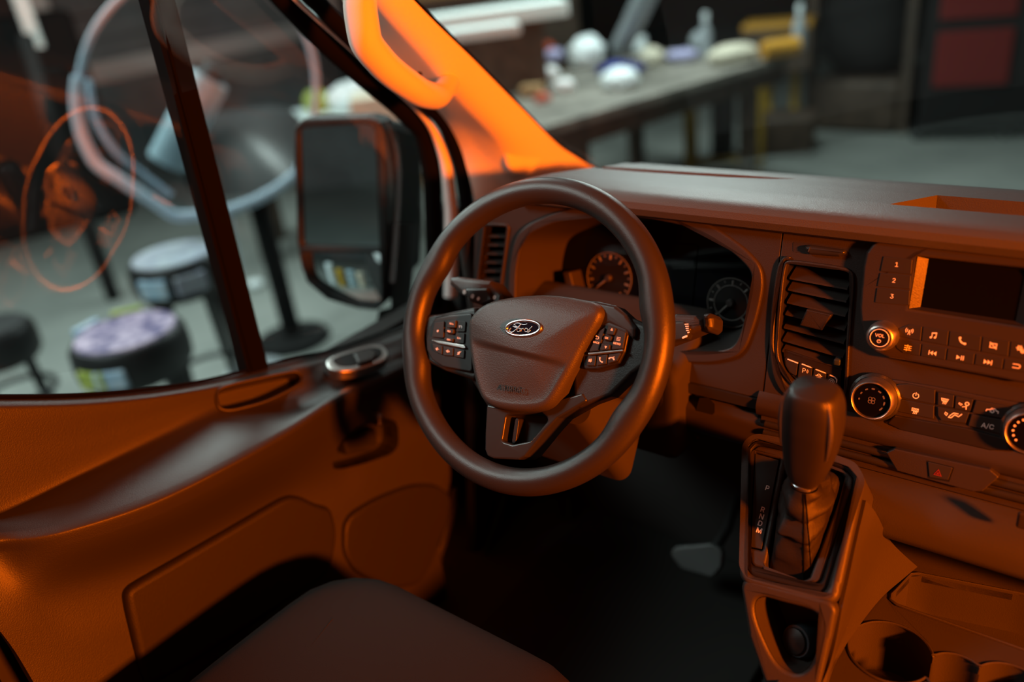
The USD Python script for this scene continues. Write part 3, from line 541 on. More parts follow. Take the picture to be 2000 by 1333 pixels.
cvt = Thing('centre_air_vent', 'tall air vent with seven slats and a square tab left of the radio', 'air vent', PD.P(PD.uv(1590, 740))[0])
ventbox(cvt, PD, cv, .06)
rim_ = Polygon(cv.buffer(.0035).exterior.coords, [cv.buffer(-.0008).exterior.coords])
cvt.part('frame', PD.lift(slab(rim_, -.006, .0035, .0018)), 'wheel_leather')
o_px = [(1516, 520), (1530, 500), (1548, 503), (1532, 508), (1524, 530), (1515, 600), (1511, 680), (1518, 724), (1540, 756), (1580, 776), (1620, 792), (1606, 800), (1560, 790), (1524, 768), (1507, 733), (1501, 680), (1505, 600)]
cvt.part('outer_rib', PD.lift(slab(cpoly(PD.uvs(o_px, .003), 2), -.006, .004, .0028)), 'wheel_leather', 'raised rib curving round the left of the vent')
slats(cvt, PD, [((1542, 544), (1655, 565)), ((1539, 566), (1653, 590)), ((1537, 591), (1651, 618)), ((1534, 614), (1650, 645)), ((1531, 640), (1648, 671)), ((1529, 665), (1646, 699)), ((1528, 686), (1644, 722))], .026, .0145, -.006, .0022)
cvt.part('tab', PD.lift(slab(rpoly(PD.uvs([(1575, 604), (1624, 616), (1605, 647), (1561, 636)], .002), .0012), -.02, .002, .002)), 'wheel_leather')
vb = PD.uv(1620, 620, -.002)
cvt.part('thumbwheel', rbox(PD.P(PD.uv(1637, 705, -.004), -.004)[0], (.008, .012, .008), .002), 'socket_plastic')
# switch row under the slats
sp = Thing('switch_row', 'row of four small push switches under the centre vent, partly hidden by the gear knob', 'switch row', PD.P(PD.uv(1590, 745))[0])
spx = [(1526, 684), (1640, 722), (1638, 790), (1600, 778), (1566, 758), (1538, 732), (1528, 712)]
sp.part('panel', PD.lift(slab(rpoly(PD.uvs(spx), .003).intersection(cv.buffer(-.0012)), -.02, -.006, .001)), 'switch_plastic')
q = lambda px, lab=None: key(sp, PD, px, -.008, -.0035, gap=.0003, label=lab)
for px, bar, ic_, cx, cy in (([(1532, 697), (1559, 707), (1555, 736), (1541, 728), (1533, 714)], ((1539, 702), (1558, 709.5)), None, 0, 0),
                        ([(1561, 708), (1587, 718), (1583, 752), (1567, 746), (1557, 737)], ((1567, 711.5), (1584, 718)), 'park', 1572.5, 724),
                        ([(1589, 719), (1614, 729), (1612, 768), (1585, 755)], ((1594, 722), (1612, 729)), 'carmode', 1599, 736.5),
                        ([(1616, 730), (1638, 738), (1636, 778), (1614, 770)], None, 'tyre', 1624, 745.5)):
    b_ = q(px)
    if bar: sp.part('symbol', PD.lift(slab(LineString(PD.uvs(bar, -.0035)).buffer(.0007), -.0035, -.003)), 'print', 'thin light line', under=b_)
    else: sp.part('symbol', PD.lift(slab(LineString(PD.uvs([(1621.5, 733), (1631, 737.5), (1634.5, 742), (1634, 747)], -.0035)).buffer(.0007), -.0035, -.003)), 'print', 'thin light line', under=b_)
    if ic_ == 'park': sp.part('symbol', cat(text(PD, cx-2, cy, 'P', .0055, -.0035), icon(PD, cx+4, cy+2, unary_union([arc(-.4, 0, .35, -50, 50), arc(-.4, 0, .7, -50, 50)]), .004, -.0035)), 'print', under=b_)
    elif ic_: sp.part('symbol', icon(PD, cx, cy, ICON[ic_], .0075, -.0035), 'print', under=b_)
pl_ = Thing('pull_latch', 'small oblong latch with a shiny end above the centre vent', 'latch', PD.P(PD.uv(1610, 492))[0])
pl_.part('recess', PD.lift(slab(rpoly(PD.uvs([(1549, 473), (1570, 474), (1658, 486), (1658, 500), (1570, 496), (1549, 492)]), .002), -.006, .0004)), 'wheel_leather')
pl_.part('lever', PD.lift(slab(rpoly(PD.uvs([(1572, 480), (1584, 479), (1652, 489), (1654, 496), (1640, 502), (1580, 497), (1572, 489)], .004), .003), -.004, .007, .004)), 'satin_black')
pl_.part('insert', PD.lift(slab(LineString(PD.uvs([(1582, 484), (1579.5, 491)], .006)).buffer(.0007), .004, .0075)), 'chrome')
# ================================================================== RADIO, CLIMATE, HAZARD
RW = .014
uc = -.125 - PD.p0[0]
def mir(poly_pts): p = np.asarray(poly_pts); return np.vstack([p, np.c_[2*uc-p[:, 0], p[:, 1]][::-1]])
rd = Thing('radio', 'radio unit with small dark screen, preset keys and volume knob', 'car radio', PD.P(PD.uv(1830, 720))[0])
half = PD.uvs([(1900, 488), (1815, 477.5), (1740, 467), (1718, 468), (1704, 476), (1691, 493), (1685, 518), (1681, 560), (1678, 597), (1679, 625), (1690, 664), (1707, 688), (1735, 701), (1768, 706), (1840, 716)], RW)
half[:, 0] = np.minimum(half[:, 0], uc); half[0, 0] = uc; half[-1, 0] = uc; half[0, 1] = half[1, 1]; half[-1, 1] = half[-2, 1]
body = rpoly(mir(half), .004)
sc = PD.uvs([(1808, 506), (1802, 601)], RW-.006); su0 = sc[:, 0].mean(); sv1, sv0 = sc[:, 1]; su1 = PD.uv(1993, 580, RW-.006)[0]
scr = sbox(su0, sv0, su1, sv1); so = PD.uvs([(1788, 503), (1779, 602)], RW); fr = sbox(so[:, 0].mean(), so[1, 1]-.001, su1+.011, so[0, 1]+.001)
rd.part('body', PD.lift(slab(body.difference(fr), -.004, RW, .004)), 'dash_plastic')
A = np.asarray(fr.exterior.coords)[:, :2]; B = np.asarray(scr.exterior.coords)[:, :2]
rd.part('screen_bezel', loft([PD.P(A, RW-.001), PD.P(B, RW-.008)], n=5, m=2, smooth=False), 'wheel_leather', smooth=False)
rd.part('screen', PD.lift(slab(scr.buffer(.001), RW-.012, RW-.008)), 'screen_glass', 'black unlit screen')
for (a, b, c, d), s, (x, y) in ((((1724.5, 500), (1783, 506.5), (1780, 537), (1718, 531)), '1', (1751.5, 517)), (((1718, 532.5), (1780, 538.5), (1778, 566), (1712, 560.5)), '2', (1746, 548)), (((1712, 562), (1778, 567.5), (1776, 598), (1707.5, 592)), '3', (1742, 579))):
    b_ = key(rd, PD, [a, b, c, d], RW-.003, RW+.001, name='preset_button', r=.001)
    rd.part('numeral', text(PD, x, y, s, .0048, RW+.001), 'print', under=b_)
# volume knob
kc = PD.uv(1724, 656, RW+.004)
kn = rd.part('volume_knob', lathe(PD, kc, [(.0165, RW-.002), (.0165, RW+.004), (.0155, RW+.012), (.0140, RW+.016), (.0122, RW+.0172), (.0112, RW+.0172)], 48), 'satin_metal', 'shiny round volume knob', smooth=40)
rd.part('knob_cap', lathe(PD, kc, [(.0114, RW+.0172), (.0110, RW+.0176), (0, RW+.0178)], 40), 'gloss_black', under=kn)
a_ = np.linspace(0, 2*np.pi, 48, endpoint=False); kp = lambda r, w: PD.P(np.c_[kc[0]+r*np.cos(a_), kc[1]+r*np.sin(a_)], w)
rd.part('cap_ring', tube(kp(.0097, RW+.0178), .0005, 6, True), 'print', under=kn)
rd.part('symbol', text(PD, kc[0], kc[1]+.0028, 'VOL', .0036, RW+.0178, local=True), 'print', under=kn)
rd.part('symbol', PD.lift(slab(affinity.translate(affinity.scale(ICON['power'], .0048, .0048, origin=(0, 0)), kc[0], kc[1]-.0036), RW+.0178, RW+.0182)), 'print', under=kn)
# two rows of keys
def rowkeys(t, top, bot, xs, icons, w, size, first=None):
    L = lambda l, x: l[0][1] + (l[1][1]-l[0][1])*(x-l[0][0])/(l[1][0]-l[0][0])
    for i, (x0, x1) in enumerate(zip(xs[:-1], xs[1:])):
        g = 3.2
        px = [(x0+.7, L(top, x0)), (x1-.7, L(top, x1)), (x1-g-.7, L(bot, x1-g)), (x0-g+.7, L(bot, x0-g))]
        if i == 0 and first: px = first(px)
        b_ = key(t, PD, px, w-.003, w+.001, r=.0008, gap=.0002)
        if i < len(icons) and icons[i]:
            n_i, cx, cy = icons[i]; t.part('symbol', icon(PD, cx, cy, ICON[n_i], size, w+.001), 'print', under=b_)
rowkeys(rd, ((1774.5, 633.5), (2000, 671.6)), ((1755, 659), (2000, 703)), [1770, 1802, 1854, 1918, 1973, 2040, 2075], [('antenna', 1776, 647.6), ('note', 1823, 656), ('phone', 1880, 666), ('nodisplay', 1940, 675.5), ('gears', 1994, 683.5)], RW, .0072,
        first=lambda p: [(1776, 634), p[1], p[2], (1757, 658), (1753, 650), (1757, 641)])
rowkeys(rd, ((1755, 664), (2000, 708.5)), ((1761, 690.5), (2000, 729)), [1768, 1800, 1850, 1905, 1961, 2030, 2070], [('sliders', 1773, 680), ('prev', 1822, 690), ('playpause', 1875, 699), ('nxt', 1928.6, 707.7), ('ret', 1985, 715.5)], RW, .0075,
        first=lambda p: [(1757, 664), p[1], p[2], (1763, 690), (1751, 681), (1748, 672)])

cp = Thing('climate_panel', 'heater control panel with two round knobs and soft keys under the radio', 'climate control panel', PD.P(PD.uv(1840, 840))[0])
CW = .003
plate = rpoly(PD.uvs([(1690, 742), (1745, 742), (1830, 756), (1904, 771), (2060, 800), (2060, 905), (1967, 868), (1930, 862), (1827, 838), (1750, 818), (1690, 826)], CW), .006)
cp.part('panel', PD.lift(slab(plate, -.004, CW, .002)), 'dash_plastic')
ck = lambda px, w=CW+.0022, **a: key(cp, PD, px, CW-.003, w, r=.001, gap=.0003, **a)
def sym(b_, n_i, x, y, s, w=CW+.0022): cp.part('symbol', icon(PD, x, y, ICON[n_i], s, w), 'print', under=b_)
b_ = ck([(1745, 754.5), (1757, 750.5), (1774.5, 750), (1827, 762), (1826, 791), (1751, 776)]); sym(b_, 'power', 1788.7, 773.5, .0078)
b_ = ck([(1751, 778), (1825, 792.6), (1824, 820), (1747, 803.5)]); sym(b_, 'rearheat', 1787, 803, .0078)
cp.part('key_well', PD.lift(slab(rpoly(PD.uvs([(1829, 763), (1904, 779), (1889, 831), (1836, 826), (1828, 812)], CW), .002), CW-.002, CW+.0004)), 'satin_black')
b_ = ck([(1831, 766), (1864, 773), (1861.6, 798), (1830.5, 792)]); sym(b_, 'frontheat', 1845, 783.5, .0078)
b_ = ck([(1866, 773.6), (1901.5, 781), (1895, 804.5), (1863.7, 798.6)]); sym(b_, 'face', 1882, 792.5, .0085)
b_ = ck([(1830.5, 794.5), (1894, 806.4), (1886, 828), (1838, 822.5), (1831, 812)]); sym(b_, 'feet', 1862, 811.5, .0085)
b_ = ck([(1905.5, 781.5), (1963.5, 792), (1985, 799), (1995, 807), (1975, 822), (1898, 807)]); sym(b_, 'recirc', 1938, 803, .0092)
b_ = ck([(1897, 809), (1974, 823.6), (1965, 851), (1890, 832.5)]); cp.part('symbol', text(PD, 1929, 833, 'A/C', .0050, CW+.0022), 'print', under=b_)
cp.part('lower_lip', PD.lift(slab(rpoly(PD.uvs([(1732, 826), (1749, 810), (1826, 824), (1889, 835), (1966, 856), (1974, 879), (1934, 879), (1758, 839)], .002), .002), -.004, .0058, .002)), 'switch_plastic')
def knob(cx, cy, r, lab):
    w = CW+.008; c = PD.uv(cx, cy, w+.006)
    n1 = cp.part('knob', lathe(PD, c, [(r*1.12, CW), (r*1.10, w-.004), (r*1.06, w+.004), (r*1.0, w+.009), (r*.94, w+.0105), (r*.89, w+.0095), (r*.87, w+.007)], 56), 'satin_metal', lab, smooth=40)
    cp.part('knob_face', lathe(PD, c, [(r*.88, w+.0066), (0, w+.0074)], 48), 'screen_glass', under=n1)
    cp.part('knob_base', lathe(PD, c, [(r*1.25, CW-.001), (r*1.25, CW+.0015), (r*1.13, CW+.004), (r*1.1, CW+.004)], 48), 'satin_black', under=n1)
    return n1, c, w+.0074
k1, c1, w1 = knob(1703, 782, .0225, 'chrome-rimmed fan speed knob')
cp.part('symbol', PD.lift(slab(affinity.translate(affinity.scale(ICON['fan'], .0095, .0095, origin=(0, 0)), *c1), w1, w1+.0004)), 'print_dim', under=k1)
for j, t in enumerate(np.radians(np.linspace(185, -35, 8))):
    cp.part('scale_mark', PD.lift(slab(LineString([(c1[0]+.0135*math.cos(t+a), c1[1]+.0135*math.sin(t+a)) for a in np.linspace(-.03*(j+1)**.6, .03*(j+1)**.6, 4)]).buffer(.0008), w1-.0004, w1+.0002)), 'print_dim', under=k1)
k2, c2, w2 = knob(2011, 846, .0225, 'chrome-rimmed temperature knob at the right edge of the picture')
for j, t in enumerate(np.radians(np.linspace(225, -45, 14))): cp.part('scale_mark', PD.lift(slab(Point(c2[0]+.0145*math.cos(t), c2[1]+.0145*math.sin(t)).buffer(.0011), w2-.0004, w2+.0002)), 'print', under=k2)
# rounded roll under the climate panel, and the hazard strip
sh = Thing('lower_fascia', 'rounded dark roll with a trim strip under the heater controls', 'dashboard trim', (-.12, .85, -.61))
def drow(v, w, x0=-.335, x1=.62): return [PD.P([x-PD.p0[0], v], w)[0] for x in (x0, (x0+x1)/2, x1)]
vh = PD.uv(1840, 900)[1]
sh.part('roll', loft([drow(vh+.032, .001), drow(vh+.022, .006), drow(vh+.012, .0075), drow(vh+.004, .004), drow(vh-.002, -.006)], n=6, m=6, thick=.006), 'dash_plastic', smooth=60)
sh.part('trim_strip', tube([PD.P([x-PD.p0[0], vh-.008], .003)[0] for x in (-.322, .1, .62)], .0045, 12), 'satin_black')
sh.part('trim_strip', tube([PD.P([x-PD.p0[0], vh-.019], .004)[0] for x in (-.322, .1, .62)], .0045, 12), 'satin_black')
sh.part('back_strip', PD.lift(slab(sbox(-.335-PD.p0[0], vh-.04, .62-PD.p0[0], vh+.01), -.02, -.004)), 'void_black')
hz = Thing('hazard_panel', 'long six-sided switch strip with a red triangle key below the heater controls', 'hazard switch panel', PD.P(PD.uv(1840, 960), .008)[0])
HW = .013
hz.part('plate', PD.lift(slab(rpoly(PD.uvs([(1730, 885), (1747, 877.5), (1934, 918), (1951, 933), (1919, 960.5), (1900, 961.5), (1751, 920.5)], HW), .0015), -.004, HW, .0015)), 'dash_plastic')
hz.part('key_gap', PD.lift(slab(rpoly(PD.uvs([(1809, 899.5), (1864, 913), (1854, 942), (1812, 935)], HW), .0012), HW-.001, HW+.0002)), 'void_black')
b_ = key(hz, PD, [(1811, 901.7), (1861.6, 914), (1852, 939.5), (1814, 933)], HW-.003, HW+.0012, name='hazard_button')
hz.part('symbol', icon(PD, 1832, 923.7, ICON['hazard'], .0085, HW+.0012), 'print_red', 'red warning triangle', under=b_)

# ================================================================== CONSOLE
pc0 = at(1560, 1000, .90); PC = Pl(pc0, (0, -.64, .77))
cs = Thing('centre_console', 'moulded centre console with gear housing, open pocket and cup holders', 'centre console', (-.15, .75, -1.0))
riser_px = [(1452, 866), (1470, 846), (1560, 862), (1668, 905), (1690, 934), (1684, 962), (1644, 1140), (1634, 1180), (1600, 1178), (1443, 1136), (1442, 1080)]
gear_cut = rpoly(PC.uvs([(1459, 870), (1475, 856), (1560, 872), (1664, 912), (1678, 938), (1672, 960), (1612, 1152), (1602, 1162), (1464, 1122), (1454, 1104)]), .012, 10)
rz = rpoly(PC.uvs(riser_px), .014, 10)
cs.part('riser', PC.lift(slab(rz.difference(gear_cut), -.16, 0, .006)), 'console_plastic', smooth=40)
# front panel with the open pocket below the gear housing
e0 = PC.P(PC.uv(1540, 1158))[0]
PF = Pl(e0, (0, -.90, .44))
fp = rpoly(PF.uvs([(1442, 1122), (1500, 1142), (1610, 1172), (1638, 1178), (1622, 1250), (1600, 1340), (1570, 1480), (1540, 1480), (1494, 1340), (1460, 1240)]), .012)
pk = Polygon(smoothloop(PF.uvs([(1473, 1190), (1484, 1169), (1530, 1178), (1584, 1194), (1602, 1215), (1598, 1255), (1580, 1302), (1556, 1317), (1524, 1304), (1492, 1252)]), 70))
cs.part('front_panel', PF.lift(slab(fp.difference(pk), -.22, 0, .005)), 'console_plastic', smooth=40)
A = ringof(pk, 60); cs.part('pocket', cat(loft([PF.P(A, -.003), PF.P(A*.92+pk.centroid.coords[0]*np.array([.08, .08]), -.07)], n=60, m=3, smooth=False), PF.lift(slab(pk, -.074, -.07))), 'console_plastic', smooth=40)
# shelf: roll under the hazard strip sweeping down to the tray
TZ = -.742
def crow(pts, zs=None, y=None): return np.array(pts)
xs = np.linspace(-.215, .55, 8)
def prow(y, z): return np.c_[xs, np.full(8, y), np.full(8, z)]
cs.part('shelf', loft([prow(.862, -.607), prow(.842, -.612), prow(.818, -.622), prow(.800, -.640), prow(.796, -.655), prow(.806, -.668), prow(.835, -.676), prow(.858, -.69), prow(.868, -.715), prow(.870, TZ-.004)], n=8, m=5, thick=.008), 'console_plastic', smooth=60)
cs.part('shelf_end', hull([p for x in (-.216, -.206) for p in ((x, .862, -.607), (x, .80, -.64), (x, .796, -.655), (x, .81, -.672), (x, .87, -.70), (x, .90, -.70), (x, .90, -.607))]), 'console_plastic')
PT = Pl((0, .8, TZ), (0, 0, 1))
tray_o = Polygon([(-.214, .30-.8), (.60, .30-.8), (.60, .875-.8), (-.214, .875-.8)])
bin_ = rpoly(Polygon(PT.uvs([(1727, 1174), (1744, 1160), (1782, 1119), (2000, 1162)]).tolist() + [[.25, PT.uv(2000, 1162)[1]], [.25, PT.uv(1726, 1176)[1]]]), .010)
cupc = [PT.uv(1738, 1274), PT.uv(1868, 1322), PT.uv(1975, 1352)]
cups = unary_union([Point(*c).buffer(r, quad_segs=20) for c, r in zip(cupc, (.0425, .030, .036))])
cs.part('tray', PT.lift(slab(tray_o.difference(bin_).difference(cups), -.012, 0, .003)), 'console_plastic', smooth=40)
A = ringof(bin_, 60); cs.part('bin', cat(loft([PT.P(A, -.002), PT.P(A, -.06)], n=60, m=2, smooth=False), PT.lift(slab(bin_, -.064, -.06))), 'console_plastic', smooth=40)
if isinstance(cups, MultiPolygon): gl = list(cups.geoms)
else: gl = [cups]
for g in gl:
    A = ringof(g, 120); cs.part('cup_holder', cat(loft([PT.P(A, -.002), PT.P(A, -.075)], n=120, m=2, smooth=False), PT.lift(slab(g, -.08, -.075))), 'console_plastic', smooth=40)
    cs.part('cup_holder_lip', tube(PT.P(ringof(g, 120)[:-1], .0005), .0016, 6, True), 'console_plastic')
A = ringof(bin_, 100)[:-1]; cs.part('bin_lip', tube(PT.P(A, .0005), .0018, 6, True), 'console_plastic')
sA = np.vstack([PC.P(PC.uvs([(1682, 972), (1674, 1005), (1661, 1060), (1646, 1130), (1636, 1174)]), -.010), PF.P(PF.uvs([(1620, 1256), (1594, 1350)]), -.010)])
sB = np.array([onz(a, b, TZ+.001) for a, b in ((1786, 1106), (1762, 1126), (1716, 1166), (1676, 1216), (1646, 1262), (1630, 1300), (1612, 1360))])
sA, sB = resample(sA, 40), resample(sB, 40); sM = sA*.5 + sB*.5 + np.array([-.006, .006, -.010]); sN = sA*.85 + sB*.15 + np.array([.001, .001, -.002])
cs.part('side_sweep', loft([sA, sN, sM, sB], n=40, m=6, thick=.004), 'console_plastic', smooth=60)
cs.part('side_wall', hull([(x, y, z) for x in (-.214, -.20) for y, z in ((.30, TZ-.05), (.62, TZ-.02), (.86, TZ-.02), (.86, -1.1), (.30, -1.1))]), 'console_plastic')
cs.part('right_switch', rbox(ony(2008, 1020, .805), (.02, .006, .02), .004), 'dash_plastic')
lg = Thing('power_socket', 'dark round socket sitting inside the console pocket', 'power socket', PF.P(PF.uv(1570, 1290), -.06)[0])
pq = Pl(PF.P(PF.uv(1562, 1268, -.02), -.055)[0], (-.35, -.8, .45))
lg.part('barrel', lathe(pq, (0, 0), [(.0, -.015), (.019, -.015), (.019, .018), (.017, .024), (.013, .024)], 32), 'socket_plastic')
lg.part('cap', lathe(pq, (0, 0), [(.015, .022), (.0135, .027), (.006, .029), (0, .029)], 28), 'satin_black')

# gear selector
gs = Thing('gear_selector', 'automatic gear lever with leather boot and lettered gate beside the dashboard', 'gear selector', PC.P(PC.uv(1560, 1100), -.05)[0])
gin = rpoly(PC.uvs([(1466, 880), (1478, 868), (1560, 884), (1655, 920), (1667, 934), (1663, 956), (1603, 1134), (1594, 1141), (1492, 1111), (1463, 1102)], -.004), .008, 8)
boot_o = rpoly(PC.uvs([(1536, 905), (1560, 892), (1643, 922), (1652, 932), (1648, 950), (1580, 1128), (1568, 1134), (1497, 1112), (1495, 1100)], -.006), .003)
gs.part('outer_frame', PC.lift(slab(gear_cut.buffer(.001).difference(gin), -.06, -.004, .004)), 'frame_black', 'dark outer frame')
slot_px = [(1475.5, 887), (1522, 900), (1488, 1074), (1467, 1069)]
slot = rpoly(PC.uvs(slot_px, -.010), .001)
gs.part('inner_frame', PC.lift(slab(gin.difference(boot_o).difference(slot.buffer(.0014)), -.05, -.007, .003)), 'dash_plastic')
lpz = gs.part('letter_panel', PC.lift(slab(slot, -.03, -.0085, .0006)), 'button_plastic')
for s, x, y in (('P', 1499, 954), ('R', 1490, 996), ('N', 1487.6, 1009.6), ('D', 1485, 1023), ('M', 1483, 1036.7)): gs.part('letter', text(PC, x, y, s, .0056, -.0083, .0005, bold=True), 'print', under=lpz)
gs.part('gate_floor', PC.lift(slab(gin.buffer(.004), -.075, -.06)), 'void_black')
nb = at(1571, 940, .868); nt = at(1594, 752, .80); ax = unit(nt-nb)
A = ringof(boot_o, 73)[:-1]; ctr = A.mean(0); rows = []
for i, t in enumerate(np.linspace(0, 1, 26)):
    e = PC.P(A*.97+ctr*.03, -.020); s_ = t**.8
    Pn = Pl(nb - ax*.006, ax); ang = np.arctan2((A-ctr)[:, 1], (A-ctr)[:, 0]); o = Pn.P(np.c_[.0145*np.cos(ang), .0125*np.sin(ang)], 0)
    q = e*(1-s_) + o*s_
    sag = math.sin(math.pi*t); nrm = q - (q.mean(0)); nrm /= np.linalg.norm(nrm, axis=1, keepdims=True)
    wr = (meshkit.fbm(np.c_[q[:, 0]*30, q[:, 1]*30, q[:, 2]*70+t*3], 3, 5)-.5)*.020 + .0035*np.sin(t*20+2.2*np.sin(ang+1.0))
    rows.append(q + nrm*(sag*(.004+wr))[:, None])
G = np.array([np.vstack([r, r[:1]]) for r in rows])
bt = gs.part('boot', grid(G), 'boot_leather', 'wrinkled dark leather boot', smooth=True)
ci = np.argmin(np.abs(np.degrees(np.arctan2((A-ctr)[:, 1], (A-ctr)[:, 0]))+70))
for o in (-1, 1): gs.part('stitching', tube(np.array([r[ci+o] + unit(r[ci]-r.mean(0))*.0006 for r in rows]), .0006, 5), 'rubber', under=bt)
Pk = Pl(nb, ax, (1, 0, 0))
L = np.linalg.norm(nt-nb)
gs.part('collar_ring', lathe(Pk, (0, 0), [(.0128, -.004), (.0140, -.003), (.0140, .0005), (.0128, .0015)], 40), 'chrome', 'bright chrome collar')
prof = [(0, .0128, .0125), (.05, .0165, .0155), (.16, .0215, .0195), (.32, .0255, .0225), (.5, .0282, .025), (.66, .0290, .0265), (.80, .0282, .0265), (.90, .0255, .0245), (.965, .0205, .020), (.99, .014, .014), (1.0, .0003, .0003)]
u_ = np.linspace(0, 1, 40); pa = PchipInterpolator([p[0] for p in prof], [p[1] for p in prof])(u_); pb = PchipInterpolator([p[0] for p in prof], [p[2] for p in prof])(u_)
rows = []
for u, a, b in zip(u_, pa, pb):
    t = np.linspace(0, 2*np.pi, 49); e = .72
    off = np.array([.002*math.sin(u*3), -.006*u*u])
    rows.append(Pk.P(np.c_[off[0]+a*np.sign(np.cos(t))*np.abs(np.cos(t))**e, off[1]+b*np.sign(np.sin(t))*np.abs(np.sin(t))**e], u*L*1.03))
gs.part('knob', grid(np.array(rows)), 'wheel_leather', smooth=True)
# bright inlays on both flanks of the knob
def flank(side):
    pts = []
    for u in np.linspace(.40, .955, 14):
        i = np.interp(u, u_, np.arange(40)); a = np.interp(u, u_, pa); b = np.interp(u, u_, pb); k_ = 1
        t = math.radians(-44 if side > 0 else 205); e = .72
        off = np.array([.002*math.sin(u*3), -.006*u*u])
        pts.append(Pk.P([off[0]+(a+.0004)*np.sign(math.cos(t))*abs(math.cos(t))**e, off[1]+(b+.0004)*np.sign(math.sin(t))*abs(math.sin(t))**e], u*L*1.03)[0])
    return tube(pts, .0026*np.sin(np.pi*np.linspace(.06, .94, 14))+.0003, 8)
for s in (-1, 1): gs.part('inlay', flank(s), 'chrome', 'slim chrome inlay')
# ================================================================== DRIVER'S DOOR
def XG(z): return -1.0757 + .068*(z+.4327)                # the glass leans in towards the roof
def tr(pts):                                              # (px, py, x) -> place
    return np.array([onx(a, b, c) for a, b, c in pts])
dr = Thing('driver_door', 'dark grey moulded driver door panel below the side window', 'car door', (-1.0, .6, -1.1))
R = [
 [(-60, 776, -1.068), (0, 777, -1.068), (200, 771, -1.068), (400, 746, -1.068), (520, 716, -1.068), (661, 682, -1.068), (820, 624, -1.068)],
 [(-60, 797, -1.047), (0, 796, -1.047), (200, 788, -1.047), (400, 760, -1.047), (540, 727, -1.047), (661, 697, -1.045), (820, 642, -1.045)],
 [(-60, 900, -1.041), (0, 892, -1.041), (200, 850, -1.041), (400, 788, -1.041), (560, 748, -1.036), (670, 715, -1.03), (820, 658, -1.03)],
 [(-60, 1015, -1.030), (0, 1003, -1.032), (150, 932, -1.034), (300, 860, -1.034), (420, 806, -1.032), (575, 775, -1.018), (680, 730, -1.015), (820, 676, -1.015)],
 [(-60, 1030, -1.010), (0, 1020, -1.012), (150, 950, -1.014), (300, 884, -1.012), (425, 830, -1.008), (580, 795, -.99), (686, 742, -1.0), (820, 690, -1.005)],
 [(-60, 1044, -.992), (0, 1040, -.988), (60, 1034, -.972), (130, 1020, -.955), (330, 952, -.930), (450, 893, -.925), (560, 834, -.930), (640, 784, -.945), (700, 754, -.968), (820, 704, -.985)],
 [(-60, 1060, -.984), (0, 1058, -.980), (60, 1054, -.962), (130, 1040, -.944), (330, 972, -.919), (450, 912, -.914), (560, 852, -.920), (640, 800, -.936), (700, 770, -.96), (820, 720, -.98)],
 [(-60, 1082, -.990), (0, 1080, -.984), (60, 1078, -.964), (130, 1066, -.946), (330, 1000, -.922), (450, 940, -.917), (560, 880, -.923), (640, 830, -.938), (700, 800, -.962), (830, 745, -.98)],
 [(-40, 1180, -1.000), (20, 1172, -.992), (130, 1150, -.965), (330, 1085, -.940), (450, 1025, -.935), (560, 965, -.938), (640, 925, -.948), (720, 880, -.965), (860, 830, -.98)],
 [(40, 1290, -1.000), (100, 1280, -.992), (250, 1240, -.968), (400, 1170, -.955), (560, 1070, -.95), (640, 1020, -.955), (720, 975, -.965), (880, 925, -.98)],
 [(150, 1480, -1.000), (220, 1450, -.99), (330, 1400, -.975), (480, 1290, -.965), (600, 1190, -.96), (680, 1130, -.962), (740, 1090, -.968), (850, 1040, -.98)]]
PMp = Pl(onx(450, 1100, -.945), (.985, 0, .17), (0, 1, 0))
def low(r): return PMp.P(PMp.uvs([(a, b) for a, b, c in r]))
C3 = [resample(tr(r), 60) for r in R[:8]] + [resample(low(r), 60) for r in R[8:]]
C3.append(C3[-1]*[1, 1, 0] + [0, 0, -1.118])
shell = loft(C3, n=60, m=7, thick=.02)
if shell.volume < 0: shell.invert()
pull_px = [(420, 768), (436, 755), (560, 728), (580, 726), (590, 738), (586, 752), (520, 786), (450, 804), (426, 800)]
Pp = Pl(onx(500, 765, -1.025), (.80, -.10, .58), (0, 1, -.3))
pull = cpoly(Pp.uvs(pull_px))
latch_px = [(652, 862), (700, 828), (768, 812), (772, 880), (700, 905), (645, 917), (641, 900)]
PL_ = Pl(onx(700, 865, -.955), (.97, -.1, .15), (0, 1, 0))
latch = cpoly(PL_.uvs(latch_px), 2)
try:
    S = mani(shell)
    assert not S.is_empty()
    S = S - mani(Pp.lift(slab(pull, -.06, .06))) - mani(PL_.lift(slab(latch, -.05, .05)))
    shell2 = unmani(S); assert len(shell2.faces) > 1000
except Exception as ex:
    print('door boolean failed', ex); shell2 = shell
dr.part('panel', shell2, 'door_plastic', smooth=40)
def cavity(t, pl, poly, d, w0, name, mat, rim=None):
    A = ringof(poly, 70); t.part(name, cat(loft([pl.P(A, w0), pl.P(A*.94+np.array(poly.centroid.coords[0])*.06, -d)], n=70, m=2, smooth=False), pl.lift(slab(poly.buffer(-.0005), -d-.003, -d))), mat, smooth=30)
    if rim: t.part(name+'_rim', tube(pl.P(A[:-1], rim), .0028, 8, True), 'door_plastic')
cavity(dr, Pp, pull, .035, .008, 'pull_pocket', 'door_plastic', .002)
lp0 = dr.part('latch_recess', cat(loft([PL_.P(ringof(latch, 70), .012), PL_.P(ringof(latch, 70), -.035)], n=70, m=2, smooth=False), PL_.lift(slab(latch, -.038, -.035))), 'satin_black')
dr.part('latch_lever', PL_.lift(slab(rpoly(PL_.uvs([(668, 862), (735, 836), (738, 868), (722, 882), (676, 890)], -.01), .004), -.03, -.008, .006)), 'satin_black', 'dark inner door latch lever')
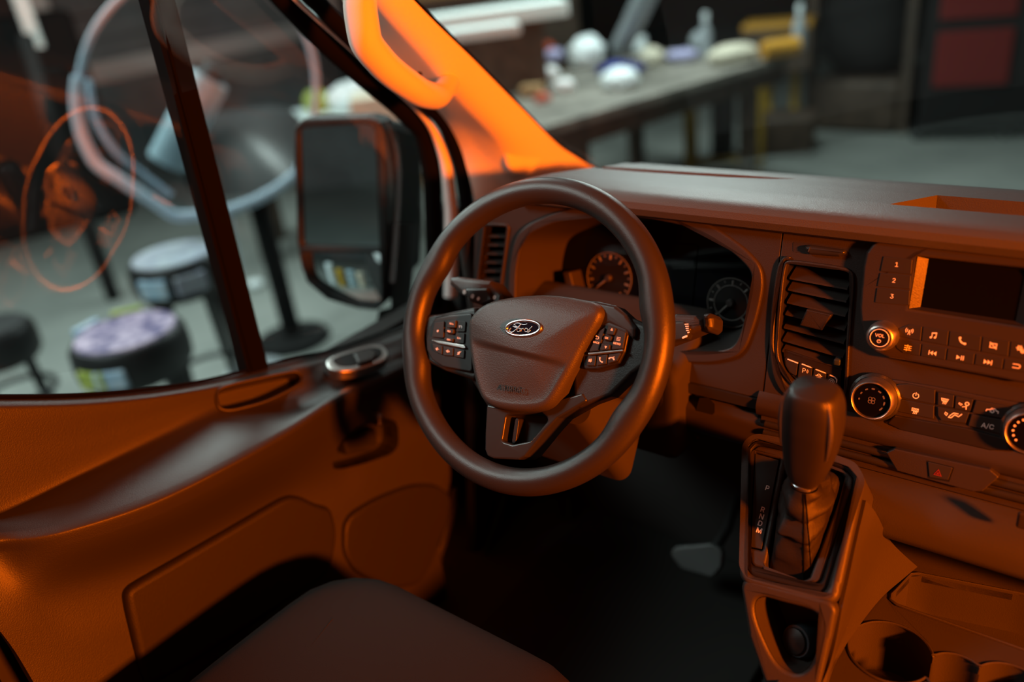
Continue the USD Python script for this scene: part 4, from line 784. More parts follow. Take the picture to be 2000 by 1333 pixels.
dr.part('lock_pin', PL_.lift(slab(rpoly(PL_.uvs([(738, 812), (748, 810), (748, 832), (739, 834)], .005), .002), -.02, .006, .003)), 'satin_metal')
# lower map pocket and speaker panels, proud of the door
pm_px = [(236, 1165), (246, 1146), (275, 1128), (420, 1045), (540, 975), (562, 967), (584, 970), (612, 984), (640, 990), (652, 1040), (640, 1115), (560, 1170), (420, 1262), (292, 1336), (276, 1330), (262, 1280)]
dr.part('map_pocket', PMp.lift(slab(cpoly(PMp.uvs(pm_px)), -.05, .012, .008)), 'door_plastic_shaded', smooth=40)
PMs = PMp
dr.part('speaker_panel', PMs.lift(slab(cpoly(PMs.uvs([(668, 1010), (730, 972), (800, 945), (850, 945), (880, 972), (868, 1020), (822, 1140), (760, 1150), (690, 1120), (664, 1080)])), -.05, .010, .007)), 'door_plastic_shaded', smooth=40)
dr.part('front_edge', tube(tr([(884, 955, -.966), (884, 990, -.962), (864, 1060, -.96), (830, 1160, -.96)]), .010, 10), 'door_plastic')
# mirror switch in the sill
p1, p2, p3 = onx(640, 715, -1.022), onx(755, 672, -1.022), onx(720, 712, -.985)
PSw = Pl((p1+p2+p3)/3, np.cross(p2-p1, p3-p1)*(1 if np.cross(p2-p1, p3-p1)[2] > 0 else -1), p2-p1)
dr.part('switch_bezel', PSw.lift(slab(cpoly(PSw.uvs([(636, 705), (650, 694), (720, 672), (748, 674), (760, 690), (752, 704), (700, 722), (662, 726), (640, 718)], .006)), -.01, .006, .003)), 'satin_metal', 'smooth oval bezel of the mirror switch')
dr.part('switch_well', PSw.lift(slab(cpoly(PSw.uvs([(648, 705), (656, 698), (720, 678), (744, 680), (748, 690), (742, 700), (698, 714), (664, 717)], .0065)), 0, .0065)), 'void_black')
dr.part('mirror_switch', PSw.lift(slab(rpoly(PSw.uvs([(690, 690), (722, 680), (736, 690), (728, 702), (700, 710)], .012), .004), 0, .013, .003)), 'dash_plastic')
# glass, divider bar, window frame
gy, gz = (.17, 1.10), (-.62, .42)
gl_pts = [(y, z) for y, z in ((.10, -.36), (.10, .45), (.55, .45), (.98, -.20), (1.085, -.30), (1.10, -.60), (.90, -.62))]
gp = Polygon(gl_pts); gp = gp if gp.exterior.is_ccw else Polygon(gp.exterior.coords[::-1])
gs_ = slab(gp, -.0015, .0015); v = gs_.vertices
v2, f2 = earcut([np.asarray(gp.exterior.coords)[:-1]])
dr.part('window_pane', trimesh.Trimesh(np.c_[[XG(z) for z in v2[:, 1]], v2[:, 0], v2[:, 1]], f2, process=False), 'window_glass', 'clear side window', smooth=False)
def barx(p, q, e=.0): return np.array([onx(p[0], p[1], -1.062), onx(q[0], q[1], -1.062)])
top_l, bot_l, top_r, bot_r = onx(290, 0, -1.055), onx(484, 726, -1.06), onx(342, 0, -1.055), onx(524, 716, -1.06)
ext = lambda a, b, k: a + (a-b)*k
dr.part('window_divider', hull([q+d for q in (ext(top_l, bot_l, .8), bot_l + (bot_l-top_l)*.05, ext(top_r, bot_r, .8), bot_r + (bot_r-top_r)*.05) for d in ([0, 0, 0], [-.024, 0, 0])]), 'rubber', 'dark upright bar across the side window')
dr.part('divider_lip', tube([ext(top_l, bot_l, .8)+[.002, .01, 0], bot_l+[.002, .008, 0]], .0025, 8), 'rubber')
fr_px = [(480, -90), (566, 6), (640, 84), (715, 152), (792, 220), (828, 264), (842, 330), (846, 400), (848, 480), (848, 600)]
fpath = resample(np.array([onx(a, b, -1.046) for a, b in fr_px]), 60)
dr.part('window_frame', tube(fpath, np.interp(np.linspace(0, 1, 60), [0, .5, 1], [.019, .018, .016]), 14), 'rubber', 'black window frame')
dr.part('sill_seal', tube(resample(tr([(-60, 774, -1.064), (0, 775, -1.064), (200, 769, -1.064), (400, 744, -1.064), (520, 714, -1.064), (661, 680, -1.064), (820, 620, -1.064)]), 50), .003, 8), 'rubber')
outer = loft([C3[0]-[.02, 0, .012], C3[0]-[.05, 0, .12], C3[0]*[0, 1, 0]+[-1.08, 0, -.80], C3[0]*[0, 1, 0]+[-1.08, 0, -1.15]], n=60, m=4)
dr.part('outer_skin', outer, 'body_paint')

# ================================================================== BODY SHELL OF THE CAB
bp = Thing('b_pillar', 'dark pillar behind the driver door with a thin lit edge', 'car pillar', (-1.02, .08, -1.1), kind='structure')
bp.part('post', rbox((-1.03, .06, -.35), (.10, .16, 1.6), .02), 'void_black')
bp.part('edge_seal', tube([onx(0, 1214, -1.0)+[0, 0, .5], onx(0, 1214, -1.0), onx(58, 1320, -1.0), onx(58, 1320, -1.0)-[0, 0, .3]], .003, 8), 'wheel_leather')
strip_px = [(540, -40), (583, 4), (632, 48), (684, 94), (760, 164), (820, 218), (850, 262), (872, 328), (880, 400), (881, 470), (880, 580)]
sp3 = resample(np.array([onx(a, b, -1.015) for a, b in strip_px]), 60)
solo('door_aperture_flange', tube(sp3, np.interp(np.linspace(0, 1, 60), [0, .33, .52, .64, .8, 1], [.004, .004, .006, .011, .013, .013]), 12), 'body_paint', 'pale painted edge of the door opening beside the black seal', 'door opening edge')
seal_px = [(560, -60), (625, 10), (690, 78), (760, 150), (838, 208), (868, 240), (890, 290), (905, 350), (911, 400), (913, 480), (912, 600), (918, 800), (948, 980), (920, 1080), (885, 1190), (860, 1260)]
sl3 = resample(np.array([onx(a, b, -.992) for a, b in seal_px]), 90)
solo('door_seal', tube(sl3, np.interp(np.linspace(0, 1, 90), [0, .2, .35, 1], [.013, .014, .014, .010]), 12), 'rubber', 'thick black rubber seal around the driver door opening', 'door seal')
# A-pillar trim
ap = Thing('windscreen_pillar', 'pale windscreen pillar trim glowing orange beside the windscreen', 'windscreen pillar', onx(1100, 340, -.80))
EA = [(700, -110, -.85), (797, 0, -.858), (908, 110, -.866), (1010, 213, -.870), (1090, 292, -.866), (1140, 324, -.855), (1168, 337, -.848), (1200, 380, -.846)]
EM = [(672, -110, -.858), (745, 0, -.868), (830, 100, -.878), (905, 190, -.888), (972, 265, -.894), (1010, 325, -.896), (1040, 370, -.895), (1060, 420, -.895)]
EN = [(655, -110, -.905), (716, 0, -.912), (790, 100, -.922), (870, 188, -.930), (930, 255, -.935), (962, 320, -.935), (982, 375, -.935), (1000, 440, -.935)]
EB = [(640, -110, -.955), (690, 10, -.962), (740, 90, -.968), (800, 160, -.972), (862, 205, -.975), (893, 250, -.975), (912, 300, -.975), (922, 350, -.975), (930, 400, -.975), (944, 480, -.975)]
ap.part('trim', loft([resample(tr(c), 50) for c in (EA, EM, EN, EB)], n=50, m=8, thick=-.012), 'pillar_trim', smooth=60)
ap.part('glass_seal', tube(resample(tr(EA), 60)+[.004, .004, 0], .0055, 10), 'rubber', 'black seal between trim and windscreen')
ap.part('tweeter_cover', lathe(Pl(tr([(1018, 300, -.884)])[0], unit([.92, -.36, .12])), (0, 0), [(.038, -.02), (.038, .006), (.034, .010), (.012, .012), (0, .012)], 36), 'pillar_trim', 'round tweeter cover')
gh = Thing('grab_handle', 'pale looped grab handle on the windscreen pillar', 'grab handle', onx(780, 150, -.88))
hp = tr([(735, -95, -.865), (712, -40, -.85), (704, 20, -.835), (712, 72, -.83), (742, 118, -.83), (790, 160, -.832), (830, 184, -.84), (856, 186, -.855), (872, 168, -.870), (880, 150, -.885)])
hq = resample(hp, 70); hr = np.interp(np.linspace(0, 1, 70), [0, .3, .6, .8, .9, 1], [.021, .0215, .0205, .0185, .016, .016])
gh.part('grip', tube(hq, hr, 18, up=(.5, -.6, .2)), 'pillar_trim', smooth=True)
gh.part('foot', lathe(Pl(onx(878, 158, -.885), unit([.92, -.36, .12])), (0, 0), [(.022, -.014), (.022, .002), (.017, .007), (0, .008)], 24), 'pillar_trim')
gh.part('screw', lathe(Pl(onx(818, 146, -.880), unit([.92, -.36, .12])), (0, 0), [(.004, -.01), (.004, .004), (0, .005)], 14), 'rubber')
# windscreen
wb = [[-.90, 1.22, -.43], [-.855, 1.32, -.44], [-.45, 1.44, -.47], [-.125, 1.50, -.49], [.2, 1.34, -.45], [.60, 1.16, -.42]]
a_top = ext(onx(797, 0, -.795), onx(908, 110, -.785), 2.6)
wt = [[-.87, .32, .40], [-.80, .38, .42], [-.45, .47, .43], [-.125, .50, .43], [.2, .47, .43], [.60, .36, .42]]
wa = np.array(tr([(1090, 292, -.76)])[0]); 
solo('window_1', loft([resample(wb, 40), resample((np.array(wb)+np.array(wt))/2+[0, .03, .03], 40), resample(wt, 40)], n=40, m=8), 'window_glass', 'wide clear windscreen in front of the dashboard', 'windscreen', kind='structure', smooth=True)
solo('windscreen_base_trim', tube(resample(np.array(wb)-[0, .01, .006], 50), .012, 10), 'satin_black', 'dark strip along the bottom edge of the windscreen', 'windscreen trim')
solo('unseen_cab_roof', rbox((-.13, -.45, .47), (2.0, 1.9, .06), .02), 'headliner', 'unseen cab roof lining above the seats, keeping garage light out', kind='structure')  # out of view; keeps garage light from falling into the cab
solo('cab_floor', rbox((-.13, .35, -1.14), (1.95, 2.1, .04), .01), 'cab_dark', 'dark cab floor under the pedals', kind='structure')
solo('unseen_cab_rear_wall', rbox((-.13, -1.35, -.35), (1.95, .05, 1.6), .01), 'cab_dark', 'unseen dark rear wall of the cab, keeping garage light out', kind='structure')  # out of view; shuts off light from behind the seats
fwp = hull([(x, y, z) for x in (-1.08, .86) for y, z in ((1.15, -.62), (1.38, -.62), (1.38, -1.14), (1.15, -1.14))])
solo('body_side', unmani(mani(hull([(x, y, z) for x in (-1.13, -1.085) for y in (-1.35, 1.5) for z in (-1.2, -.64)])) ), 'cab_dark', 'dark body side below the door', kind='structure')
solo('body_side', hull([(x, y, z) for x in (-1.12, -1.06) for y in (-1.35, .06) for z in (-.7, .45)]), 'cab_dark', 'unseen dark body side behind the driver door', kind='structure')  # out of view; closes the cab side against garage light
solo('front_wing', hull([(x, y, z) for x in (-1.10, -1.05) for y, z in ((1.10, -.46), (1.12, -1.2), (1.5, -1.2), (1.5, -.50))]), 'cab_dark', 'dark inner side of the front wing', kind='structure')
solo('bulkhead', fwp, 'cab_dark', 'black bulkhead behind the pedals', kind='structure')
kp_ = Thing('kick_panel', 'dark side trim of the driver footwell with lit edges', 'kick panel', (-.93, 1.1, -1.12))
kp_.part('panel', hull([(x, y, z) for x in (-.965, -.945) for y, z in ((1.02, -.62), (1.35, -.60), (1.35, -1.12), (.92, -1.12), (.96, -.9))]), 'door_plastic_shaded')
kp_.part('front_lip', tube(tr([(985, 968, -.93), (972, 1010, -.93), (940, 1100, -.93), (915, 1180, -.93), (900, 1240, -.93)]), .008, 10), 'door_plastic_shaded')
kp_.part('wheel_arch_edge', tube(np.array([ony(1108, 965, 1.12), ony(1112, 1030, 1.10), ony(1104, 1120, 1.04), ony(1080, 1190, .99), ony(1050, 1250, .95)]), .016, 12), 'door_plastic_shaded')
solo('floor_mat', rbox((-.58, .86, -1.112), (.46, .56, .014), .006), 'mat_rubber', 'black rubber mat in the driver footwell', 'floor mat')
fm = Thing('brake_pedal', 'pale grey brake pedal pad low in the dark footwell', 'pedal', ony(1380, 1090, 1.02))
Ppd = Pl(ony(1368, 1092, 1.02), (0, -.85, .5))
fm.part('pad', Ppd.lift(slab(rpoly(Ppd.uvs([(1306, 1082), (1318, 1068), (1390, 1062), (1412, 1075), (1408, 1110), (1390, 1130), (1330, 1112)]), .012), -.012, 0, .004)), 'pedal_metal')
fm.part('arm', tube([Ppd.P(Ppd.uv(1385, 1085), -.01)[0], Ppd.P(Ppd.uv(1400, 1040), -.05)[0], Ppd.P(Ppd.uv(1405, 960), -.10)[0]], .009, 10), 'satin_black')
# seat
st_ = Thing('driver_seat', 'dark brown fabric driver seat cushion at the bottom of the picture', 'car seat', (-.58, .2, -1.12))
def cushion(x0, x1, y0, y1, zt, zb, r):
    n, m = 60, 40; pts = []
    U = np.linspace(0, 1, n); V_ = np.linspace(0, 1, m); rows = []
    plan = rpoly(sbox(x0, y0, x1, y1), .09, 10); e = ringof(plan, n); c = np.array(plan.centroid.coords[0])
    for s, z in [(.97, zb), (1.0, zb+.03), (1.0, zt-r)] + [(1-r/.22*(1-math.cos(a))*.9, zt-r+r*math.sin(a)) for a in np.linspace(.2, math.pi/2, 8)] + [(k, zt + .004*(1-k)) for k in np.linspace(.72, .02, 12)]:
        q = c + (e-c)*s; rows.append(np.c_[q, np.full(n, z) - .02*((q[:, 1]-y0)/(y1-y0))**6*(z > zb+.05)])
    return grid(np.array(rows))
cu = cushion(-.80, -.37, -.06, .538, -.730, -.92, .05)
st_.part('cushion', cu, 'seat_fabric', smooth=60)
seam = resample(np.array([onz(x, y, -.730) for x, y in ((648, 1205), (600, 1270), (555, 1328), (500, 1400))]), 20)
seam[:, 2] = -.7295 - .02*np.clip((seam[:, 1]+.06)/.598, 0, 1)**6
st_.part('seam', tube(seam, .0016, 6), 'seat_fabric')
st_.part('base', rbox((-.58, .20, -1.0), (.36, .48, .24), .03), 'cab_dark')
# door mirror outside the glass
PMr = Pl(at(660, 410, 1.62), (.36, -.93, .06))
mr = Thing('door_mirror', 'black door mirror with a tall upper glass and a small wide-angle glass outside the window', 'wing mirror', PMr.P(PMr.uv(660, 600))[0])
hs = rpoly(PMr.uvs([(576, 300), (578, 246), (596, 231), (715, 229), (742, 236), (752, 260), (756, 480), (752, 590), (738, 606), (700, 602), (640, 584), (600, 550), (586, 500)]), .012)
fg1 = rpoly(PMr.uvs([(584, 262), (592, 248), (712, 242), (728, 246), (736, 262), (744, 484), (588, 480)]), .010)
fg2 = rpoly(PMr.uvs([(592, 492), (746, 494), (744, 585), (732, 598), (700, 594), (645, 574), (608, 545), (596, 520)]), .008)
mr.part('housing_rim', PMr.lift(slab(hs.difference(fg1).difference(fg2), -.05, .006, .005)), 'mirror_shell')
bk = affinity.scale(affinity.translate(hs, .035, 0), .78, .80)
mr.part('housing_back', hull(np.vstack([PMr.P(np.asarray(hs.exterior.coords), -.03), PMr.P(np.asarray(bk.exterior.coords), -.15)])), 'mirror_shell', smooth=50)
mr.part('upper_glass', PMr.lift(slab(fg1, -.028, -.004)), 'screen_glass_mirror', 'tall flat mirror glass', smooth=False)
c2_ = np.array(fg2.centroid.coords[0]); e2 = ringof(fg2, 60); rows = []
for s in np.linspace(1, .02, 14): q = c2_+(e2-c2_)*s; rows.append(PMr.P(q, -.004-.9*((q-c2_)**2).sum(1)))
mr.part('wide_angle_glass', grid(np.array(rows)), 'screen_glass_mirror', 'small curved lower mirror glass', smooth=True)
mr.part('arm', hull(np.vstack([PMr.P(PMr.uvs([(758, 436), (812, 438), (808, 520), (798, 620), (764, 620)], -.02), -.02), PMr.P(PMr.uvs([(762, 450), (812, 450), (800, 620), (768, 620)], -.09), -.09)])), 'mirror_shell', smooth=50)
mr.part('foot', hull(np.vstack([PMr.P(PMr.uvs([(740, 606), (806, 590), (840, 600), (836, 640), (730, 655)], -.02), -.02), PMr.P(PMr.uvs([(760, 606), (860, 600), (860, 640)], -.10), -.10)])), 'mirror_shell', smooth=50)

# unseen orange lamp on the passenger side: a housing with added light-blocking plates
LPc = np.array([1.70, .02, .12]); ld = unit(np.array([-.6, .80, -.35])-LPc); lx = unit(np.cross([0, 0, 1], ld)); lyy = np.cross(ld, lx)
wl = Thing('unseen_lamp_housing', 'unseen orange lamp housing on the passenger side with added plates that block its spill', 'work lamp', LPc-[0, 0, .12])
def lbox(c, sx, sy, sz): return hull([LPc + lx*(c[0]+a*sx/2) + lyy*(c[1]+b*sy/2) + ld*(c[2]+d*sz/2) for a in (-1, 1) for b in (-1, 1) for d in (-1, 1)])
wl.part('housing', lbox((0, 0, -.06), .24, .20, .10), 'satin_black')
yside = 1 if lx[1] > 0 else -1
wl.part('added_light_flag', lbox((yside*.115, 0, .17), .008, .20, .36), 'void_black'); wl.part('added_light_flag', lbox((0, .10, .05), .24, .008, .10), 'void_black'); wl.part('added_light_flag', lbox((0, -.10, .05), .24, .008, .10), 'void_black')  # added plates that keep the orange spill off the garage
# ================================================================== GARAGE OUTSIDE
look('concrete', (.20, .215, .20), .7, color2=(.25, .265, .245), vscale=1.6)
look('wall_dark', (.035, .034, .033), .8, vary=.3, vscale=.8)
look('wall_grey', (.17, .185, .19), .7, vary=.12, vscale=3)
look('white_trim', (.80, .86, .84), .55)
look('steel_grey', (.32, .35, .37), .4)
look('wood_dark', (.07, .045, .03), .6, vary=.3, vscale=14)
look('bench_top', (.20, .18, .155), .6, vary=.3, vscale=8)
look('plastic_white', (.80, .86, .88), .4)
look('foil', (.85, .85, .86), .35)
look('cream', (.62, .56, .44), .6)
look('tan_card', (.42, .26, .12), .7)
look('cloth_blue', (.03, .05, .30), .8)
look('cloth_lilac', (.42, .40, .62), .8)
look('red_paint', (.16, .008, .006), .45)
look('red_box', (.45, .07, .03), .6)
look('yellow_paint', (.50, .30, .02), .5)
look('amber_paint', (.55, .26, .02), .5)
look('black_vinyl', (.010, .010, .011), .5)
look('drum_dark', (.014, .013, .013), .8, spec=.2)
look('canister_blue', (.42, .56, .62), .4)
look('frame_pale', (.40, .50, .60), .4)
for nm, c1, c2 in (('sticker_mix', (.55, .42, .55), (.07, .05, .16)), ('sticker_pale', (.50, .54, .58), (.34, .36, .46)), ('sticker_green', (.25, .34, .03), (.45, .5, .1)), ('sticker_blue', (.30, .48, .66), (.5, .6, .7))): look(nm, c1, .4, color2=c2, vscale=22)
solo('floor', hull([(x, y, z) for x in (-12, 6) for y in (-9, 12) for z in (FLOOR-.1, FLOOR)]), 'concrete', 'grey concrete garage floor', kind='structure')
solo('wall_back', hull([(x, y, z) for x in (-12, 6) for y in (11, 11.2) for z in (FLOOR, 3.2)]), 'wall_dark', 'dark far garage wall', kind='structure')
solo('wall_left', hull([(x, y, z) for x in (-9.2, -9) for y in (-9, 11) for z in (FLOOR, 3.2)]), 'wall_dark', 'dark garage wall on the driver side', kind='structure')
solo('wall_front', hull([(x, y, z) for x in (-12, 6) for y in (-9.2, -9) for z in (FLOOR, 3.2)]), 'wall_grey', 'grey garage wall behind the van', kind='structure')
solo('ceiling', hull([(x, y, z) for x in (-12, 6) for y in (-9, 11.2) for z in (3.2, 3.3)]), 'wall_dark', 'dark garage ceiling', kind='structure')
def blob(c, s, seed, amp=.28, sub=3, f=2.2, rot=0):
    m = trimesh.creation.icosphere(sub, 1.0); v = m.vertices
    r = 1 + amp*2*(meshkit.fbm(v*f+seed*7.3, 3, seed)-.5); v = v*r[:, None]*np.asarray(s)
    if rot: v = v@rotz(rot).T
    v[:, 2] = np.maximum(v[:, 2], -s[2]*.8); v = v + np.asarray(c) + [0, 0, s[2]*.8]
    return trimesh.Trimesh(v, m.faces, process=False)
def cyl(a, b, r, n=20, r2=None): return tube([a, a+(np.asarray(b)-a)*.02, a+(np.asarray(b)-a)*.98, b], [r*.94, r, r2 or r, (r2 or r)*.94], n)
BZ = -.95
def dep(x, y, z, d=0): return onz(x, y, z)
# --- work bench seen through the windscreen
b0, b1 = onz(1120, 232, BZ), onz(1545, 106, BZ); bd = unit((b1-b0)*[1, 1, 0]); bn = np.array([-bd[1], bd[0], 0])
b0 = b0 - bd*.5
wbn = Thing('work_bench', 'long cluttered work bench with a thick dark apron seen through the windscreen', 'work bench', np.r_[(b0+b1)[:2]/2 + bn[:2]*.5, FLOOR])
def slabbox(a, b, n_, w, z0, z1, off=0): return hull([np.r_[(p + n_*o)[:2], z] for p in (a, b) for o in (off, off+w) for z in (z0, z1)])
wbn.part('top', slabbox(b0, b1, bn, 1.25, BZ-.05, BZ), 'bench_top')
wbn.part('apron', slabbox(b0+bd*.02, b1-bd*.02, bn, .04, BZ-.17, BZ-.05, .03), 'wood_dark')
wbn.part('apron', slabbox(b0+bd*.02, b1-bd*.02, bn, .04, BZ-.17, BZ-.05, 1.17), 'wood_dark')
for s_, o in ((.55, .04), (2.1, .04), (.55, 1.1), (2.1, 1.1)):
    q = b0 + bd*s_ + bn*o; wbn.part('leg', hull([np.r_[(q+bd*a+bn*b)[:2], z] for a in (0, .09) for b in (0, .09) for z in (FLOOR, BZ-.05)]), 'wood_dark')
def onb(name, mat, px, s, seed, label, cat_, z=BZ, amp=.25, rot=0., f=2.2): 
    c = onz(px[0], px[1], z); solo(name, blob(c, s, seed, amp, 3, f, rot), mat, label, cat_, smooth=True)
onb('plastic_bag', 'plastic_white', (1148, 130), (.13, .13, .12), 1, 'bright white crumpled plastic bag on the bench left of the grey duct', 'plastic bag')
onb('plastic_bag', 'plastic_white', (1212, 172), (.12, .10, .07), 2, 'low white plastic bag at the front edge of the bench under the blue cloth', 'plastic bag')
onb('blue_cloth', 'cloth_blue', (1212, 142), (.16, .12, .04), 3, 'deep blue cloth crumpled beside the white bags on the bench', 'cloth', amp=.4)
onb('lilac_cloth', 'cloth_lilac', (1332, 119), (.12, .10, .045), 4, 'lilac cloth lying on the middle of the bench', 'cloth', amp=.35)
onb('cream_bundle', 'cream', (1272, 128), (.10, .09, .07), 5, 'cream bundle on the bench right of the grey duct', 'bundle')
onb('paper_roll', 'cream', (1432, 124), (.18, .10, .07), 6, 'cream paper roll at the far end of the bench', 'paper roll', amp=.08, rot=.9)
onb('foil_tray', 'foil', (1075, 152), (.07, .055, .045), 7, 'shiny white foil tray near the pillar, upper of two', 'foil tray', amp=.12)
onb('foil_tray', 'foil', (1102, 178), (.075, .055, .045), 8, 'shiny white foil tray at the bench edge, lower of two', 'foil tray', amp=.12)
onb('cream_sack', 'cream', (1012, 150), (.19, .12, .12), 9, 'cream sack leaning near the windscreen pillar', 'sack', z=BZ)
onb('red_rag', 'red_box', (1066, 108), (.10, .08, .06), 10, 'red rag on the bench behind the foil trays', 'rag', amp=.35)
onb('red_rag', 'red_box', (1060, 200), (.05, .05, .03), 11, 'small red rag at the near edge of the bench', 'rag', amp=.35)
onb('lilac_pouch', 'cloth_lilac', (1084, 118), (.08, .07, .05), 12, 'pale lilac pouch beside the red rag', 'pouch')
onb('silver_can', 'steel_grey', (1366, 100), (.07, .07, .08), 13, 'grey tin on the bench behind the lilac cloth', 'tin', amp=.06)
bx = lambda name, mat, px, s, label, cat_, z=BZ, rot=.4: solo(name, rbox(onz(px[0], px[1], z)+[0, 0, s[2]/2], s, .01, rotz(rot)), mat, label, cat_)
bx('brown_box', 'tan_card', (1040, 188), (.14, .11, .07), 'small brown box in front of the cream sack', 'box')
bx('white_tub', 'plastic_white', (1250, 98), (.10, .10, .10), 'white tub behind the cream bundle', 'tub')
# duct
dA, dB = onz(1214, 122, BZ), at(1305, -60, 4.9); dt = np.linspace(0, 1, 30)[:, None]
solo('grey_duct', tube(dA+(dB-dA)*dt+[0, 0, .10], .075*(1+.05*np.sin(np.linspace(0, 80, 30))), 18), 'steel_grey', 'thick pale grey duct rising diagonally from the bench', 'duct', smooth=True)
bt_ = Thing('spray_bottle', 'small pale bottle standing at the back of the bench', 'bottle', onz(1378, 108, BZ))
tb = onz(1378, 108, BZ)
bt_.part('body', turned(tb, [(0, 0), (.045, 0), (.045, .16), (.02, .21), (.018, .24), (0, .24)], 20), 'steel_grey'); bt_.part('cap', turned(tb+[0, 0, .235], [(.022, 0), (.022, .05), (0, .055)], 16), 'plastic_white')
b2_ = copy_thing(bt_, 'spray_bottle', 'pale bottle standing near the yellow end of the bench', 'bottle', onz(1560, 95, BZ))
# shelf of white boards behind the pillar
sx = onz(900, 60, -.62)
solo('white_board', rbox(at(935, 34, 5.2), (1.1, .35, .09), .01, rotz(.75)), 'white_trim', 'upper of two long white boards stacked behind the windscreen pillar', 'board')
solo('white_board', rbox(at(940, 62, 4.6), (.42, .2, .06), .01, rotz(.75)), 'white_trim', 'lower shorter white board behind the windscreen pillar', 'board')
for k_, (p_, s_, l_) in enumerate(((at(935, 34, 5.2), (.8, .14), 'upper'), (at(898, 66, 4.6)-[0, 0, .004], (.16, .10), 'lower'))):
    z1_ = p_[2] - (.045 if k_ == 0 else .03); solo('board_crate', rbox((p_[0], p_[1], (BZ+z1_)/2+.001), (s_[0], s_[1], z1_-BZ-.002), .01, rotz(.75)), 'wood_dark', f'dark brown crate carrying the {l_} white board', 'crate')
cb = Thing('brown_cabinet', 'reddish brown cabinet behind the bench and the windscreen pillar', 'cabinet', np.r_[at(945, 60, 7.6)[:2], FLOOR])
cc = np.r_[at(945, 60, 7.6)[:2], (-.45+FLOOR)/2]
cb.part('carcass', rbox(cc, (1.7, .6, 1.4), .02, rotz(.75)), 'wood_dark'); cb.part('worktop', rbox(cc+[0, 0, .72], (1.8, .7, .05), .01, rotz(.75)), 'tan_card')
# yellow trestle and orange rail
def post(px, z1, w, mat, t, name='leg'):
    g = onz(px[0], px[1], FLOOR); t.part(name, rbox((g[0], g[1], (FLOOR+z1)/2), (w, w, z1-FLOOR), .01), mat)
ytr = Thing('yellow_trestle', 'narrow yellow trestle at the far end of the bench', 'trestle', onz(1440, 330, FLOOR))
for p_ in ((1350, 330), (1478, 328)): post(p_, -1.02, .085, 'yellow_paint', ytr)
ga, gb = onz(1350, 330, FLOOR), onz(1478, 328, FLOOR)
ytr.part('rail', cyl(np.r_[ga[:2], -1.06], np.r_[gb[:2], -1.06], .05), 'yellow_paint'); ytr.part('foot_bar', cyl(np.r_[ga[:2], FLOOR+.05], np.r_[gb[:2], FLOOR+.05], .04), 'yellow_paint')
stp = Thing('black_post', 'slim black post standing beside the yellow trestle', 'post', onz(1412, 318, FLOOR)); post((1412, 318), -.96, .14, 'black_vinyl', stp, 'shaft')
yf = Thing('yellow_stand', 'ochre metal stand with an amber tray right of the bench', 'metal stand', onz(1530, 320, FLOOR))
for p_ in ((1500, 262), (1550, 260)): post(p_, -1.0, .06, 'yellow_paint', yf)
g1, g2 = onz(1470, 270, FLOOR), onz(1560, 262, FLOOR)
yf.part('tray', rbox(np.r_[((g1+g2)/2)[:2], -1.12], (.55, .34, .34), .02, rotz(.25)), 'wood_dark'); yf.part('tray_lip', rbox(np.r_[((g1+g2)/2)[:2], -.93], (.55, .36, .06), .02, rotz(.25)), 'amber_paint')
solo('dark_crate', rbox(onz(1516, 300, FLOOR)+[.05, .1, .15], (.42, .36, .30), .03, rotz(.3)), 'wood_dark', 'dark crate on the floor behind the yellow trestle', 'crate')
solo('amber_roll', tube([onz(1490, 118, BZ)+[0, 0, .063], onz(1556, 108, BZ)+[0, 0, .063]], .06, 16), 'amber_paint', 'amber roll lying at the bench end beside the drum', 'roll')
# drum in yellow frame
dm = Thing('dark_drum_machine', 'large dark rounded drum held in an ochre frame at the back', 'machine', onz(1660, 262, FLOOR))
gL, gR = onz(1572, 258, FLOOR), onz(1755, 268, FLOOR); ctr_ = (gL+gR)/2; dv = unit(gR-gL); wdt = np.linalg.norm(gR-gL)
dm.part('drum', rbox(ctr_+[0, .45, .95], (wdt*.92, .8, 1.05), .28, rotz(math.atan2(dv[1], dv[0]))), 'drum_dark', smooth=60)
dm.part('base', rbox(ctr_+[0, .45, .22], (wdt*.95, .8, .42), .05, rotz(math.atan2(dv[1], dv[0]))), 'wood_dark')
for p_ in (gL, gR): dm.part('upright', rbox(p_+[0, .1, .85], (.07, .07, 1.7), .01), 'wood_dark')
dm.part('top_rail', rbox(ctr_+[0, .1, 1.62], (wdt*1.05, .09, .14), .01, rotz(math.atan2(dv[1], dv[0]))), 'amber_paint')
tc = Thing('red_tool_cart', 'dark tool cart with red drawer fronts at the back right', 'tool cart', onz(1838, 282, FLOOR)+[.12, .1, 0])
q = onz(1838, 282, FLOOR)+[.12, .1, 0]; rr_ = rotz(.28)
tc.part('carcass', rbox(q+[0, .3, .85], (.78, .55, 1.55), .02, rr_), 'drum_dark')
for z_, h_ in ((.62, .40), (1.10, .40)): tc.part('drawer', rbox(q+rr_@np.array([0, .0, z_])+[0, .02, 0], (.5, .06, h_), .015, rr_), 'red_paint')
tc.part('top_box', rbox(q+[0, .3, 1.75], (.80, .5, .25), .03, rr_), 'drum_dark')
for s_ in (-.3, .3): tc.part('wheel', cyl(q+rr_@np.array([s_, .05, .06]), q+rr_@np.array([s_, .11, .06]), .06), 'black_vinyl')
solo('grey_cabinet', rbox(onz(1985, 250, FLOOR)+[.3, .6, .5], (1.0, .6, 1.0), .03, rotz(.25)), 'wall_grey', 'low grey cabinet at the far right edge', 'cabinet')
